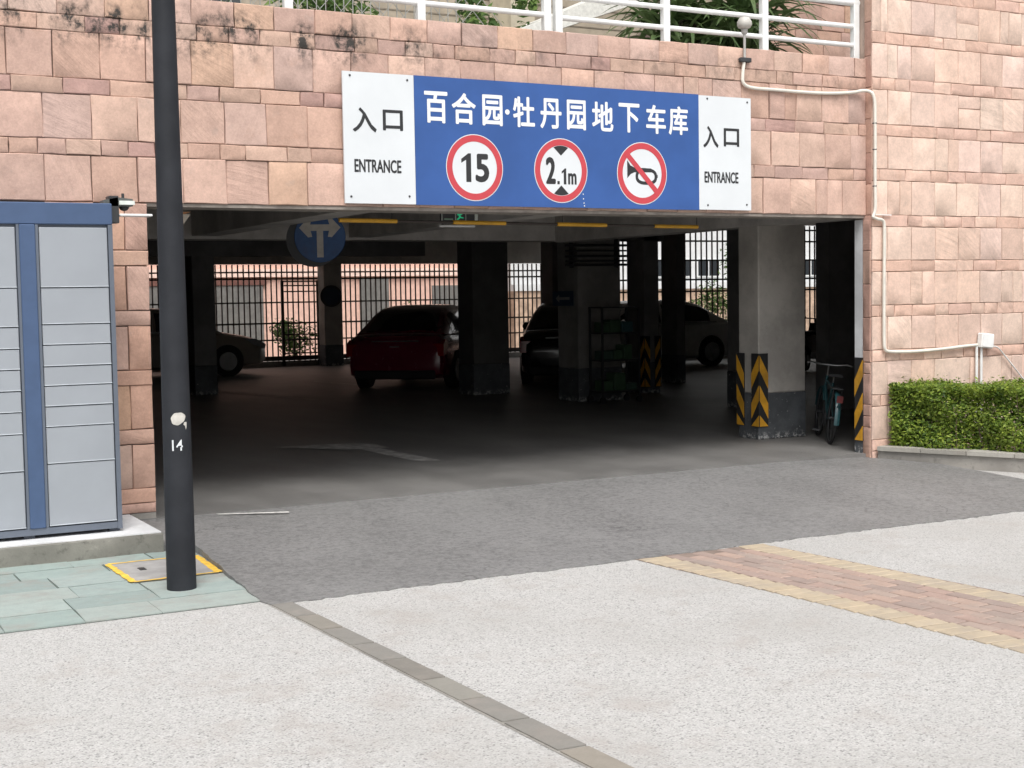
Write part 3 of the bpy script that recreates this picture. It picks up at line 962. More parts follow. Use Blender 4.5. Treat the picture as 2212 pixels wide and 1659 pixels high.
def car(label, paint, loc, rz, plate=None, L=4.6, tail=True):
    """sedan, nose towards +x"""
    t = thing("parked_car", label, "car", loc, rz, "cars parked in the garage")
    body = interp([(-2.31, .34, .62, .70), (-2.28, .26, .80, .80), (-2.20, .22, .90, .84), (-2.05, .20, .965, .865), (-1.7, .19, .99, .885), (-1.0, .18, .97, .89), (0, .18, .95, .89), (.95, .18, .95, .89),
                   (1.4, .19, .91, .885), (1.85, .20, .83, .865), (2.12, .22, .74, .80), (2.28, .30, .60, .66)], 26)
    rings = []
    for x, zb, zt, w in body:
        h = zt - zb
        half = [(.86 * w, zb), (.98 * w, zb + .08 * h), (w, zb + .30 * h), (w, zb + .52 * h), (.985 * w, zb + .78 * h), (.95 * w, zb + .93 * h), (.84 * w, zt), (.45 * w, zt + .018)]
        rings.append([(x, -a, b) for a, b in half] + [(x, a, b) for a, b in half[::-1]])
    MB().loft(rings).build("body", paint, t, 35)
    cab = interp([(-1.90, .96, .985, .80, .78), (-1.66, .96, 1.11, .815, .73), (-1.25, .95, 1.335, .825, .665), (-.95, .94, 1.42, .83, .635), (-.6, .94, 1.452, .83, .625), (-.2, .93, 1.46, .83, .62), (.2, .92, 1.44, .83, .615), (.45, .92, 1.395, .82, .62),
                  (.65, .92, 1.30, .82, .64), (1.0, .92, 1.09, .81, .70), (1.30, .90, .93, .79, .77)], 24)
    def half_ring(r_):
        x, zb, zt, wb, wt = r_
        return [(wb, zb), ((wb * .55 + wt * .45), zb + (zt - zb) * .5), (wt, zt - .12 * (zt - zb)), (wt * .93, zt - .03 * (zt - zb)), (wt * .80, zt), (wt * .4, zt + .012)]
    rings = []
    for r_ in cab:
        half = half_ring(r_)
        rings.append([(r_[0], -a, b) for a, b in half] + [(r_[0], a, b) for a, b in half[::-1]])
    MB().loft(rings).build("cabin", paint, t, 45)
    def panel(rows, name):
        n = len(rows[0])
        MB().add([p for rw_ in rows for p in rw_], [(i * n + k, i * n + k + 1, (i + 1) * n + k + 1, (i + 1) * n + k) for i in range(len(rows) - 1) for k in range(n - 1)]).build(name, CARGLASS, t, 50)
    for xa, xb, name in ((-1.84, -1.12, "rear_window"), (.50, 1.25, "windscreen")):
        rows = []
        for x in np.linspace(xa, xb, 8):
            zt = np.interp(x, cab[:, 0], cab[:, 2]); wt = np.interp(x, cab[:, 0], cab[:, 4])
            rows.append([(x + (-.006 if xa < 0 else .006), q * wt, zt + .008 + (.012 if abs(q) < .5 else 0)) for q in (-.84, -.4, .4, .84)])
        panel(rows, name)
    for sd in (-1, 1):
        for xa, xb in ((-1.40, -.20), (-.10, .95)):
            rows = []
            for x in np.linspace(xa, xb, 8):
                zb, zt, wb, wt = [np.interp(x, cab[:, 0], cab[:, q]) for q in (1, 2, 3, 4)]
                hh = half_ring((x, zb, zt, wb, wt))
                def at_(f_):
                    zz = zb + (zt - zb) * f_
                    return (x, sd * (np.interp(zz, [q[1] for q in hh[:3]], [q[0] for q in hh[:3]]) + .006), zz)
                rows.append([at_(.10), at_(.5), at_(.84)])
            panel(rows, "side_window")
    for s in (-1, 1):
        MB().box(-1.55, 1.15, s * .845 - .006, s * .845 + .006, .955, .972).build("window_trim", STEEL, t)
        # mirror, door handles
        MB().lathe([(.02, -.06), (.075, -.03), (.085, .03), (.05, .06)], (.92, s * .96, 1.0), 'X', 10).build("wing_mirror", paint, t, 50)
        for xx in (-.45, .5):
            MB().box(xx - .09, xx + .09, s * .893 - .012, s * .893 + .012, .80, .825, .006).build("door_handle", STEEL, t)
        # lights
        MB().prism([(-2.29, .60), (-2.10, .62), (-1.93, .82), (-2.10, .88), (-2.28, .80)], 'Y', s * .60 if s > 0 else -.868, .868 if s > 0 else -.60).build("tail_light", TAILR, t)
        MB().prism([(2.22, .56), (2.24, .66), (2.02, .78), (1.76, .80), (1.95, .66)], 'Y', .52 if s > 0 else -.845, .845 if s > 0 else -.52).build("headlight", HEADL, t)
        for wx in (-1.38, 1.38):
            MB().lathe([(.345, -.012), (.345, .012)], (wx, s * .885, .325), 'Y', 24).build("wheel_arch", BLACK, t, 50)
            wh = MB().lathe([(.21, -.10), (.30, -.10), (.318, -.06), (.318, .06), (.30, .10), (.21, .10)], (wx, s * .80, .318), 'Y', 26).build("wheel", BLACK, t, 40)
            rim = MB().lathe([(.03, .012), (.20, .0), (.205, .02), (.19, -.02)], (wx, s * .902, .318), 'Y', 22)
            for q in range(7):
                a = q * 2 * math.pi / 7
                rim.tube([(wx + .03 * math.cos(a), s * .908, .318 + .03 * math.sin(a)), (wx + .19 * math.cos(a), s * .905, .318 + .19 * math.sin(a))], .018, 5)
            rim.build("rim", STEEL, wh, 40)
    MB().box(-2.335, -2.20, -.72, .72, .20, .36, .03).build("rear_bumper", BLACK, t)
    MB().box(-2.30, -2.27, -.26, .26, .44, .56, .005).build("licence_plate", M("plate_blue", (.03, .07, .22), .4) if plate is None else plate, t)
    MB().box(-2.292, -2.262, -.09, .09, .745, .775, .006).build("badge", STEEL, t)
    MB().box(-2.275, -2.22, -.42, .42, .845, .865, .006).build("trunk_trim", STEEL, t)
    MB().box(2.20, 2.29, -.45, .45, .38, .56, .02).build("grille", BLACK, t)
    return t
CARGLASS = glass_mat("car_glass", (.012, .014, .016))
TAILR = M("tail_lens", (.30, .012, .016), .15, var=.1, bump=0)
HEADL = M("head_lens", (.45, .47, .48), .12, var=.1, bump=0)
red = M("red_car_paint", (.17, .010, .030), .25, var=.05, bump=0, coat=.8)
silver = M("silver_car_paint", (.72, .73, .71), .3, metal=.0, var=.05, bump=0, coat=.7)
brown = M("bronze_car_paint", (.34, .31, .27), .3, metal=.0, var=.05, bump=0, coat=.7)
navy = M("black_car_paint", (.01, .011, .014), .22, var=.05, bump=0, coat=.8)
car("dark red sedan seen from behind in mid garage", red, (8.56, 13.39, 0), R(50))
car("bronze sedan nose showing past the dark column at left", brown, (4.85, 19.3, 0), R(0))
car("black sedan half hidden behind the dim grey column", navy, (11.24, 12.56, 0), R(57))
car("silver sedan parked side on before the tall fence", silver, (14.45, 15.2, 0), R(180))

# ------------------------------------------------------------------ bicycle and scooter
def circ(c, r, n, axis):
    out = []
    for k in range(n):
        a = 2 * math.pi * k / n
        u, w = r * math.cos(a), r * math.sin(a)
        out.append((c[0] + (0 if axis == 'X' else u), c[1] + (u if axis == 'X' else 0), c[2] + w))
    return out
TEAL = M("teal_bicycle_paint", (.02, .075, .085), .35, var=.1, coat=.4)
bk = thing("bicycle", "old teal bicycle leaning behind the pale chevron column", "bicycle", (7.235, .70, 0), R(57))
bk.rotation_euler = (R(7), 0, R(57)); bk.scale = (.88, .88, .88); bk.location = (7.25, .82, 0)
def wheel(x):
    w = MB().tube(circ((x, 0, .31), .295, 28, 'Y'), .018, 7, False, True).build("tyre", BLACK, bk, 60)
    r = MB().tube(circ((x, 0, .31), .272, 28, 'Y'), .008, 5, False, True)
    for k in range(14):
        a = 2 * math.pi * k / 14
        r.tube([(x, .012 * (-1) ** k, .31), (x + .272 * math.cos(a), 0, .31 + .272 * math.sin(a))], .0016, 3)
    r.lathe([(.02, -.035), (.02, .035)], (x, 0, .31), 'Y', 8)
    r.build("rim", DARKMET, w, 60)
wheel(0.0); wheel(1.0)
MB().tube([(0, .03, .31), (.40, 0, .27)], .010, 6).tube([(0, -.03, .31), (.40, 0, .27)], .010, 6).tube([(0, 0, .31), (.30, 0, .64)], .011, 6).tube([(.40, 0, .27), (.28, 0, .72)], .016, 8).tube([(.40, 0, .27), (.82, 0, .66)], .018, 8).tube([(.30, 0, .66), (.80, 0, .72)], .015, 8).tube([(.79, 0, .78), (.845, 0, .60)], .019, 8).build("frame", TEAL, bk, 50)
MB().tube([(.845, .045, .60), (.92, .05, .45), (1.0, .045, .31)], .010, 6).tube([(.845, -.045, .60), (.92, -.05, .45), (1.0, -.045, .31)], .010, 6).build("fork", DARKMET, bk, 50)
MB().tube([(.78, 0, .78), (.765, 0, .90)], .011, 6).tube([(.66, .27, .92), (.74, .22, .93), (.78, .09, .91), (.78, -.09, .91), (.74, -.22, .93), (.66, -.27, .92)], .011, 7).build("handlebar", STEEL, bk, 50)
MB().loft([[(.12, -.085, .795), (.12, .085, .795), (.12, .07, .83), (.12, -.07, .83)], [(.22, -.08, .79), (.22, .08, .79), (.22, .06, .825), (.22, -.06, .825)], [(.38, -.02, .79), (.38, .02, .79), (.38, .015, .815), (.38, -.015, .815)]]).build("saddle", BLACK, bk, 50)
MB().tube([(.28, 0, .70), (.265, 0, .80)], .010, 6).build("seat_post", STEEL, bk)
for x0, a0, a1 in ((0, 20, 190), (1.0, 10, 150)):
    rg = []
    for k in range(11):
        a = R(a0 + (a1 - a0) * k / 10)
        rg.append([(x0 + .325 * math.cos(a), -.03, .31 + .325 * math.sin(a)), (x0 + .337 * math.cos(a), 0, .31 + .337 * math.sin(a)), (x0 + .325 * math.cos(a), .03, .31 + .325 * math.sin(a)), (x0 + .330 * math.cos(a), 0, .31 + .330 * math.sin(a))])
    MB().loft(rg).build("mudguard", TEAL, bk, 50)
MB().box(-.16, .22, -.06, .06, .665, .675).tube([(-.14, .05, .665), (0, .05, .31)], .006, 4).tube([(-.14, -.05, .665), (0, -.05, .31)], .006, 4).build("rear_rack", DARKMET, bk)
MB().lathe([(.09, -.004), (.09, .004)], (.40, .03, .27), 'Y', 16).tube([(.40, .04, .27), (.47, .06, .12)], .008, 5).tube([(.40, -.04, .27), (.33, -.06, .42)], .008, 5).box(.44, .50, .06, .15, .11, .13).box(.30, .36, -.15, -.06, .41, .43).build("crankset", DARKMET, bk)
MB().box(-.36, -.345, -.035, .035, .52, .60).build("reflector", M("dull_reflector", (.10, .01, .01), .4), bk)

sct = thing("motor_scooter", "dark motor scooter glimpsed between the chevron column and partition wall", "scooter", (15.9, 11.3, 0), R(35))
for x in (0, 1.25):
    w = MB().lathe([(.12, -.05), (.2, -.055), (.225, 0), (.2, .055), (.12, .05)], (x, 0, .225), 'Y', 20).build("wheel", BLACK, sct, 40)
    MB().lathe([(.02, -.056), (.12, -.05), (.12, .05), (.02, .056)], (x, 0, .225), 'Y', 14).build("rim", STEEL, w, 40)
MB().loft([[(-.28, -.10, .52), (-.28, .10, .52), (-.28, .10, .70), (-.28, -.10, .70)], [(.05, -.16, .36), (.05, .16, .36), (.05, .15, .74), (.05, -.15, .74)], [(.45, -.15, .28), (.45, .15, .28), (.45, .13, .70), (.45, -.13, .70)], [(.55, -.15, .22), (.55, .15, .22), (.55, .15, .30), (.55, -.15, .30)], [(.95, -.15, .22), (.95, .15, .22), (.95, .15, .30), (.95, -.15, .30)]]).build("body", navy, sct, 40)
MB().loft([[(.98, -.18, .30), (.98, .18, .30), (1.02, .16, .30), (1.02, -.16, .30)], [(.92, -.20, .65), (.92, .20, .65), (1.02, .14, .65), (1.02, -.14, .65)], [(.84, -.13, .95), (.84, .13, .95), (.94, .09, .95), (.94, -.09, .95)]]).build("leg_shield", navy, sct, 40)
MB().box(-.25, .45, -.12, .12, .72, .80, .03).build("seat", BLACK, sct)
MB().tube([(.90, 0, .9), (.86, 0, 1.02)], .02, 6).tube([(.78, -.32, 1.06), (.86, 0, 1.03), (.78, .32, 1.06)], .013, 6).tube([(.84, .2, 1.05), (.84, .25, 1.22)], .006, 4).tube([(.84, -.2, 1.05), (.84, -.25, 1.22)], .006, 4).build("handlebar", BLACK, sct, 40)
for s in (-1, 1):
    MB().lathe([(.01, -.01), (.055, 0), (.05, .015)], (.83, s * .26, 1.25), 'X', 10).build("mirror", STEEL, sct, 40)
MB().tube([(1.25, .07, .225), (1.0, .07, .62)], .02, 6).tube([(1.25, -.07, .225), (1.0, -.07, .62)], .02, 6).build("fork", STEEL, sct)
MB().sphere((1.0, 0, .80), .07, 10, 6).build("headlight", HEADL, sct, 60)

# ------------------------------------------------------------------ things hung in the entrance
bar = thing("height_limit_bar", "suspended height limit tube striped yellow and dark across the entrance", "height bar", (0, 1.0, 0))
segs = [1.907, 2.451, 3.001, 3.541, 4.089, 4.638, 5.189, 5.711]
zb = lambda x: 2.278 - (x - 1.9) * .006
for i in range(7):
    a, b = segs[i], segs[i + 1]
    yel = i % 2 == 0
    MB().tube([(a + .001, 0, zb(a)), (b - .001, 0, zb(b))], .019 if yel else .013, 12).build("segment", YELLOW if yel else M("brown_tube", (.055, .045, .04), .6), bar, 40)
for x in (2.40, 4.15, 5.70):
    MB().tube([(x, 0, zb(x)), (x, 0, 3.24)], .004, 5).build("hanging_wire", DARKMET, bar)

tsn = thing("turn_sign", "round blue sign with white two way arrow hung from the garage ceiling", "sign", (2.95, 4.2, 2.285), R(-22))
MB().lathe([(.275, -.006), (.281, 0), (.275, .006)], (0, 0, 0), 'Y', 40).build("disc", M("traffic_blue", (.035, .10, .26), .45, dirt=.3), tsn, 40)
ar = [(-.035, -.225), (.035, -.225), (.035, .065), (.10, .065), (.085, .0), (.13, -.005), (.225, .10), (.13, .205), (.085, .20), (.105, .135), (-.105, .135), (-.085, .20), (-.13, .205), (-.225, .10), (-.13, -.005), (-.085, .0), (-.10, .065), (-.035, .065)]
MB().prism(ar, 'Y', -.012, -.0065).build("arrow", M("traffic_white", (.52, .49, .44), .5, dirt=.2), tsn)
MB().lathe([(.30, .007), (.30, .012)], (-.07, 0, -.03), 'Y', 36).build("back_plate", DARKMET, tsn, 40)
for s in (-.12, .12):
    MB().tube([(s, .016, .2), (s, .016, .952)], .006, 5).build("hanger", DARKMET, tsn)

def text_geo(s, bold=0.0, res=4):
    c = bpy.data.curves.new("tmp_text", "FONT")
    c.body = s
    c.offset = bold
    c.resolution_u = res
    c.fill_mode = 'FRONT' if hasattr(c, 'fill_mode') else c.fill_mode
    o = bpy.data.objects.new("tmp_text", c)
    COL.objects.link(o)
    dg = bpy.context.evaluated_depsgraph_get()
    me = bpy.data.meshes.new_from_object(o.evaluated_get(dg))
    v = [tuple(p.co) for p in me.vertices]
    f = [tuple(p.vertices) for p in me.polygons]
    bpy.data.objects.remove(o); bpy.data.curves.remove(c); bpy.data.meshes.remove(me)
    return v, f

def put_text(mb, s, x0, x1, z0, z1, y, bold=0.0, box=None):
    """glyphs stretched to fill the rectangle, lying in the XZ plane facing -Y; bold = stroke growth in metres"""
    v, f = text_geo(s, 0.0)
    xs = [p[0] for p in v]; ys = [p[1] for p in v]
    ax, bx, ay, by = (min(xs), max(xs), min(ys), max(ys))
    x0, x1, z0, z1 = x0 + bold, x1 - bold, z0 + bold, z1 - bold
    offs = [(0, 0)] if not bold else [(0, 0)] + [(bold * math.cos(a * math.pi / 4), bold * math.sin(a * math.pi / 4)) for a in range(8)]
    for k, (dx, dz) in enumerate(offs):
        mb.add([(x0 + (p[0] - ax) / (bx - ax) * (x1 - x0) + dx, y - k * .00004, z0 + (p[1] - ay) / (by - ay) * (z1 - z0) + dz) for p in v], f)

def put_one(mb, x0, x1, z0, z1, y, t):
    """figure 1 with a flag"""
    h = z1 - z0
    mb.add([(x, y, z_) for x, z_ in [(x1 - t, z0), (x1, z0), (x1, z1), (x1 - t * .55, z1), (x0, z1 - h * .20), (x0, z1 - h * .34), (x1 - t, z1 - h * .23)]], [tuple(range(7))])

exs = thing("exit_sign", "small green running man exit sign hung under the ceiling behind the yellow bar", "exit sign", (3.565, 2.0, 2.39), R(0))
MB().box(-.205, .205, -.012, .012, -.045, .045, .003).build("housing", DARKMET, exs)
MB().box(-.20, -.19, -.016, -.0125, -.045, .045).box(-.05, -.042, -.016, -.0125, -.045, .045).box(.062, .070, -.016, -.0125, -.045, .045).box(.165, .2, -.016, -.0125, -.04, .04).build("trim", M("sign_trim", (.5, .55, .5), .5), exs)
em = NT("exit_glow")
em.b.inputs["Base Color"].default_value = (.02, .4, .18, 1)
em.b.inputs["Emission Color"].default_value = (.05, .9, .4, 1)
em.b.inputs["Emission Strength"].default_value = .16
man = MB()
man.prism([(-.028, .03), (-.016, .03), (-.016, .04), (-.028, .04)], 'Y', -.0175, -.0165)
man.prism([(-.03, .025), (.0, .02), (.028, .028), (.028, .018), (.006, .008), (.012, -.006), (.04, -.012), (.04, -.022), (.004, -.018), (-.014, -.034), (-.034, -.034), (-.034, -.024), (-.018, -.022), (-.008, .004), (-.026, .008)], 'Y', -.0175, -.0165)
man.build("running_man", em.m, exs)
MB().box(-.17, -.075, -.0165, -.0125, -.036, -.024).build("lettering", M("pale_green", (.25, .4, .3), .5), exs)
for s in (-.15, .15):
    MB().tube([(s, 0, .04), (s, 0, .848)], .004, 5).build("hanger", DARKMET, exs)
bt = thing("batten_lamp", "unlit white batten lamp hanging under the exit sign", "lamp", (3.59, 2.1, 2.30), R(-4))
MB().tube([(-.19, 0, 0), (.19, 0, 0)], .012, 8).build("tube", WHITE, bt, 40)
for s in (-.15, .15):
    MB().tube([(s, 0, .01), (s, 0, .938)], .003, 4).build("hanger", DARKMET, bt)
tri = thing("corner_flag_sign", "small orange and white triangular plate behind the pole top", "sign", (.50, 1.0, 2.33))
MB().prism([(-.06, .0), (.115, .0), (.07, -.018), (-.06, -.018)], 'Y', -.004, .004).build("orange_edge", M("faded_orange", (.55, .26, .12), .6), tri)
MB().prism([(-.06, -.019), (.112, -.019), (.052, -.10), (-.06, -.10)], 'Y', -.004, .004).build("plate", M("cream_plate", (.78, .70, .60), .5), tri)
MB().tube([(0, .006, 0), (0, .006, .908)], .004, 4).build("hanger", DARKMET, tri)
ds = thing("arrow_plate", "small dark blue arrow plate on the dim grey column", "sign", (8.188, 7.80, 1.55), R(-90))
MB().box(-.30, .30, -.004, .004, -.11, .11).build("plate", M("dull_blue", (.03, .06, .11), .5), ds)
MB().prism([(-.2, 0), (-.1, .06), (-.1, .02), (.2, .02), (.2, -.02), (-.1, -.02), (-.1, -.06)], 'Y', -.008, -.0045).build("arrow", M("dull_white", (.3, .3, .3), .5), ds)
rs = thing("round_dark_sign", "round dark sign on the thin far column", "sign", (9.60, 21.0, 1.67), R(-22))
MB().lathe([(.26, -.01), (.26, .01)], (0, 0, 0), 'Y', 28).build("disc", M("sign_back", (.03, .035, .045), .5), rs, 40)
MB().lathe([(.21, -.0135), (.20, -.0105)], (0, 0, 0), 'Y', 28).build("face", M("sign_navy", (.02, .04, .08), .5), rs, 40)
pr2 = thing("pipe_run", "bundle of dark pipes crossing the top of the dim grey column", "pipes", (0, 7.36, 0))
for k_, zz in enumerate((2.04, 2.10, 2.17, 2.25, 2.33)):
    MB().tube([(7.98, 0, zz), (9.05, 0, zz + .004)], .014 if k_ % 2 else .019, 7).build("pipe", DARKMET, pr2, 50)
for x_ in (8.12, 8.9):
    MB().box(x_ - .015, x_ + .015, .02, .10, 2.0, 3.238).build("bracket", DARKMET, pr2)
cp = thing("ceiling_pipe", "long dark service pipe under the garage beams", "pipe", (0, 0, 0))
MB().tube([(-5.5, 6.55, 2.42), (7.0, 6.55, 2.42)], .04, 10).build("pipe", DARKMET, cp, 50)
for x_ in (-3, 0, 3, 6):
    MB().tube([(x_, 6.55, 2.44), (x_, 6.55, 3.24)], .008, 5).build("hanger", DARKMET, cp)
ct = thing("metal_cart", "dark metal shelf cart loaded with odds and ends before the dim grey column", "cart", (8.62, 7.05, 0))
for sx in (-.32, .32):
    for sy in (-.17, .17):
        MB().box(sx - .014, sx + .014, sy - .014, sy + .014, .10, 1.42).build("post", DARKMET, ct)
        MB().lathe([(.05, -.015), (.05, .015)], (sx, sy, .05), 'Y', 12).build("castor", BLACK, ct)
for zz in (.16, .62, 1.02, 1.40):
    MB().box(-.33, .33, -.18, .18, zz, zz + .02).build("shelf", DARKMET, ct)
crt = random.Random(77)
for zz in (.181, .641, 1.041):
    x_ = -.28
    while x_ < .18:
        w_ = crt.uniform(.10, .2); h_ = crt.uniform(.10, .26)
        MB().box(x_, x_ + w_, -.12, .12, zz, zz + h_, .008).build("bin", M("bin_%d" % crt.randrange(3), (crt.uniform(.03, .12), crt.uniform(.03, .1), crt.uniform(.03, .1)), .6), ct)
        x_ += w_ + .02

# ------------------------------------------------------------------ the entrance sign
sg = thing("entrance_sign", "blue and white garage entrance sign board with Chinese lettering above the opening", "sign", (0, 0, 0))
Z0, Z1 = 2.347, 3.371
YS = -.075
MB().box(1.56, 5.51, -.052, -.032, Z0 + .03, Z1 - .03).build("backing_frame", STEEL, sg)
pl_ = MB().box(1.538, 2.1465, YS + .004, -.053, Z0, Z1).build("white_panel", SWHITE, sg)
pb_ = MB().box(2.1485, 4.9435, YS + .002, -.0535, Z0 - .003, Z1 + .001).build("blue_panel", SBLUE, sg)
pr_ = MB().box(4.9455, 5.532, YS + .004, -.053, Z0 + .002, Z1 - .004).build("white_panel", SWHITE, sg)
for par, yy, pts in ((pl_, YS + .004, [(1.60, 3.34), (2.09, 3.33), (1.59, 2.40), (2.09, 2.41)]), (pr_, YS + .004, [(5.04, 3.34), (5.49, 3.33), (5.04, 2.39), (5.48, 2.40)])):
    for x, zz in pts:
        MB().lathe([(.009, 0), (.009, -.004), (.004, -.006)], (x, yy - .0005, zz), 'Y', 8).build("screw", DARKMET, par)
yt = YS + .0005
ent = MB()
put_text(ent, "入", 1.615, 1.818, 2.905, 3.095, YS + .0025, .0045)
put_text(ent, "口", 1.872, 2.046, 2.925, 3.088, YS + .0025, .0045)
ent.build("lettering", SBLACK, pl_); ent = MB()
put_text(ent, "ENTRANCE", 1.622, 2.024, 2.590, 2.694, YS + .0025, .0028)
ent.build("lettering", SBLACK, pl_)
ent = MB()
put_text(ent, "入", 4.993, 5.163, 2.905, 3.097, YS + .0025, .0045)
put_text(ent, "口", 5.222, 5.397, 2.922, 3.086, YS + .0025, .0045)
ent.build("lettering", SBLACK, pr_); ent = MB()
put_text(ent, "ENTRANCE", 5.004, 5.386, 2.590, 2.692, YS + .0025, .0028)
ent.build("lettering", SBLACK, pr_)
ttl = MB()
for ch, x in zip("百合园牡丹园地下车库", [2.339, 2.590, 2.854, 3.151, 3.411, 3.662, 3.927, 4.199, 4.481, 4.720]):
    hw = {'园': .094, '地': .108, '车': .105, '下': .108, '合': .110}.get(ch, .104)
    put_text(ttl, ch, x - hw, x + hw, 3.003, 3.255, yt, .0055)
ttl.lathe([(.022, yt), (.022, yt - .0004)], (2.993, 0, 3.122), 'Y', 12)
ttl.build("lettering", WHITE, pb_)

def disc(mb, c, r0, r1, y, n=56):
    vs_ = []; fs = []
    for k in range(n):
        a = 2 * math.pi * k / n
        vs_ += [(c[0] + r0 * math.cos(a), y, c[1] + r0 * math.sin(a)), (c[0] + r1 * math.cos(a), y, c[1] + r1 * math.sin(a))]
    for k in range(n):
        j = (k + 1) % n
        fs.append((2 * k, 2 * j, 2 * j + 1, 2 * k + 1))
    mb.add(vs_, fs)
def flat(mb, pts, y):
    mb.add([(x, y, zz) for x, zz in pts], [tuple(range(len(pts)))])
SX = .965
for idx, (cx, cz) in enumerate([(2.681, 2.655), (3.503, 2.654), (4.329, 2.653)]):
    w = MB(); disc(w, (0, 0), .001, .272, yt)
    rg = w.build("roundel", SWHITE, pb_, None, (cx, 0, cz)); rg.scale = (SX, 1, 1)
    r_ = MB(); disc(r_, (0, 0), .212, .265, yt - .0012)
    r_.build("red_ring", SRED, rg)
    k = MB(); yk = yt - .0006
    if idx == 0:
        put_one(k, -.128, -.035, -.118, .115, yk, .048)
        put_text(k, "5", .005, .138, -.118, .115, yk, .010)
    elif idx == 1:
        put_text(k, "2", -.155, -.055, -.115, .112, yk, .009)
        flat(k, [(-.040, -.115), (-.016, -.115), (-.016, -.088), (-.040, -.088)], yk)
        put_one(k, .005, .052, -.115, .02, yk, .026)
        put_text(k, "m", .070, .158, -.115, -.018, yk, .005)
        arc = [(.209 * math.sin(R(a)), .209 * math.cos(R(a))) for a in range(-21, 22, 6)]
        flat(k, [(-.075, .194)] + [(.209 * math.sin(R(a)), .209 * math.cos(R(a))) for a in range(-14, 15, 7)] + [(.075, .194), (0, .126)], yk)
        flat(k, [(-.075, -.194)] + [(.209 * math.sin(R(a)), -.209 * math.cos(R(a))) for a in range(-14, 15, 7)] + [(.075, -.194), (0, -.124)], yk)
    else:
        # bugle: bell at left, tube, loop at right
        flat(k, [(-.162, .112), (-.125, .066), (-.085, .050), (-.085, .008), (-.125, -.008), (-.162, -.045)], yk)
        flat(k, [(-.085, .050), (.10, .046), (.10, .012), (-.085, .008)], yk)
        loop = []
        def oval(cx_, cz_, a, b, y0, t):
            n = 32; vs_ = []; fs = []
            for q in range(n):
                th = 2 * math.pi * q / n
                ex = 2.6
                ux = math.copysign(abs(math.cos(th)) ** (2 / ex), math.cos(th)); uz = math.copysign(abs(math.sin(th)) ** (2 / ex), math.sin(th))
                vs_ += [(cx_ + a * ux, y0, cz_ + b * uz), (cx_ + (a - t) * ux, y0, cz_ + (b - t) * uz)]
            for q in range(n):
                j = (q + 1) % n
                fs.append((2 * q, 2 * j, 2 * j + 1, 2 * q + 1))
            k.add(vs_, fs)
        oval(.045, -.026, .118, .072, yk - .0003, .028)
        flat(k, [(.145, -.008), (.17, -.008), (.17, -.034), (.145, -.034)], yk - .0002)
        sl = MB(); a = R(-45)
        pts = [(-.24, .024), (.24, .024), (.24, -.024), (-.24, -.024)]
        flat(sl, [(x * math.cos(a) - z_ * math.sin(a), x * math.sin(a) + z_ * math.cos(a)) for x, z_ in pts], yt - .0022)
        sl.build("red_slash", SRED, rg)
    k.build("symbol", SBLACK, rg)
for x, zz in [(3.72, 2.46), (3.722, 2.42), (3.728, 2.385), (3.731, 2.36)]:
    MB().lathe([(.006, yt), (.005, yt - .001)], (x, 0, zz), 'Y', 7).build("paint_chip", WHITE, pb_)

# ------------------------------------------------------------------ parcel locker
lk = thing("parcel_locker", "grey door parcel locker with blue top and blue middle column", "locker", (-.42, -.755, .044))
LW = 3.2
MB().box(-LW, 0, .03, .66, .05, 2.20).build("carcass", LFRAME, lk)
MB().box(-LW, .004, .0, .66, 2.078, 2.222, .006).build("top_panel", LBLUE, lk)
MB().box(-.028, .002, .0, .030, .02, 2.078).build("edge_post", LFRAME, lk)
MB().box(-LW, -.0285, .004, .028, .025, .068).build("bottom_rail", LFRAME, lk)
for xx in (-.04, -.6, -1.2, -2.2, -3.1):
    MB().box(xx - .035, xx + .035, .05, .12, 0, .05).build("foot", LFRAME, lk)
zs = [2.062, 1.661, 1.418, 1.282, 1.140, 1.010, .874, .737, .492, .075]
def doors(xa, xb, zlist, col="door"):
    for a, b in zip(zlist[:-1], zlist[1:]):
        g = .0035
        v = MB().box(xa + .004, xb - .004, .002 + rnd.uniform(0, .003), .0295, b + g, a - g, .004)
        d = v.build("door", LGREY, lk)
        MB().box(xa + .004, xb - .004, -.0005, .0018, b + g, b + g + .006).build("lip", M("bright_edge", (.50, .54, .58), .35), d)
doors(-.478, -.030, zs)
def post(xa, xb):
    MB().box(xa, xb, -.006, .028, .069, 2.077, .006).build("blue_column", LBLUE, lk)
    MB().box(xa - .018, xa - .001, .004, .028, .069, 2.077).build("column_edge", LFRAME, lk)
    MB().box(xb + .001, xb + .018, .004, .028, .069, 2.077).build("column_edge", LFRAME, lk)
post(-.600, -.498)
zs2 = [2.062, 1.661, 1.405, 1.262, 1.125, .985, .845, .70, .455, .075]
doors(-1.075, -.621, zs2)
doors(-1.56, -1.08, zs); doors(-2.04, -1.565, zs2); doors(-2.52, -2.045, zs); doors(-3.0, -2.525, zs2)
fx = thing("locker_camera_light", "small dark camera and white lamp bracket on the locker's upper corner", "lamp", (-.40, -.60, 2.14))
MB().box(-.012, .055, -.05, .05, .0, .185, .004).build("bracket", DARKMET, fx)
MB().prism([(-.05, .115), (.15, .115), (.15, .165), (.05, .175), (-.05, .155)], 'Y', -.05, .06).build("hood", M("olive_grey", (.10, .105, .10), .5), fx)
MB().box(.055, .16, -.062, -.051, .125, .152).build("lamp_strip", M("pale_diffuser", (.70, .74, .70), .4), fx)
MB().sphere((.10, 0, .112), .034, 14, 8, .8).build("dome", BLACK, fx, 60)
MB().box(.056, .28, -.06, .06, .048, .064, .004).build("white_shelf", WHITE, fx)
MB().tube([(.095, 0, .17), (.095, 0, .205)], .010, 8).build("knob", DARKMET, fx)

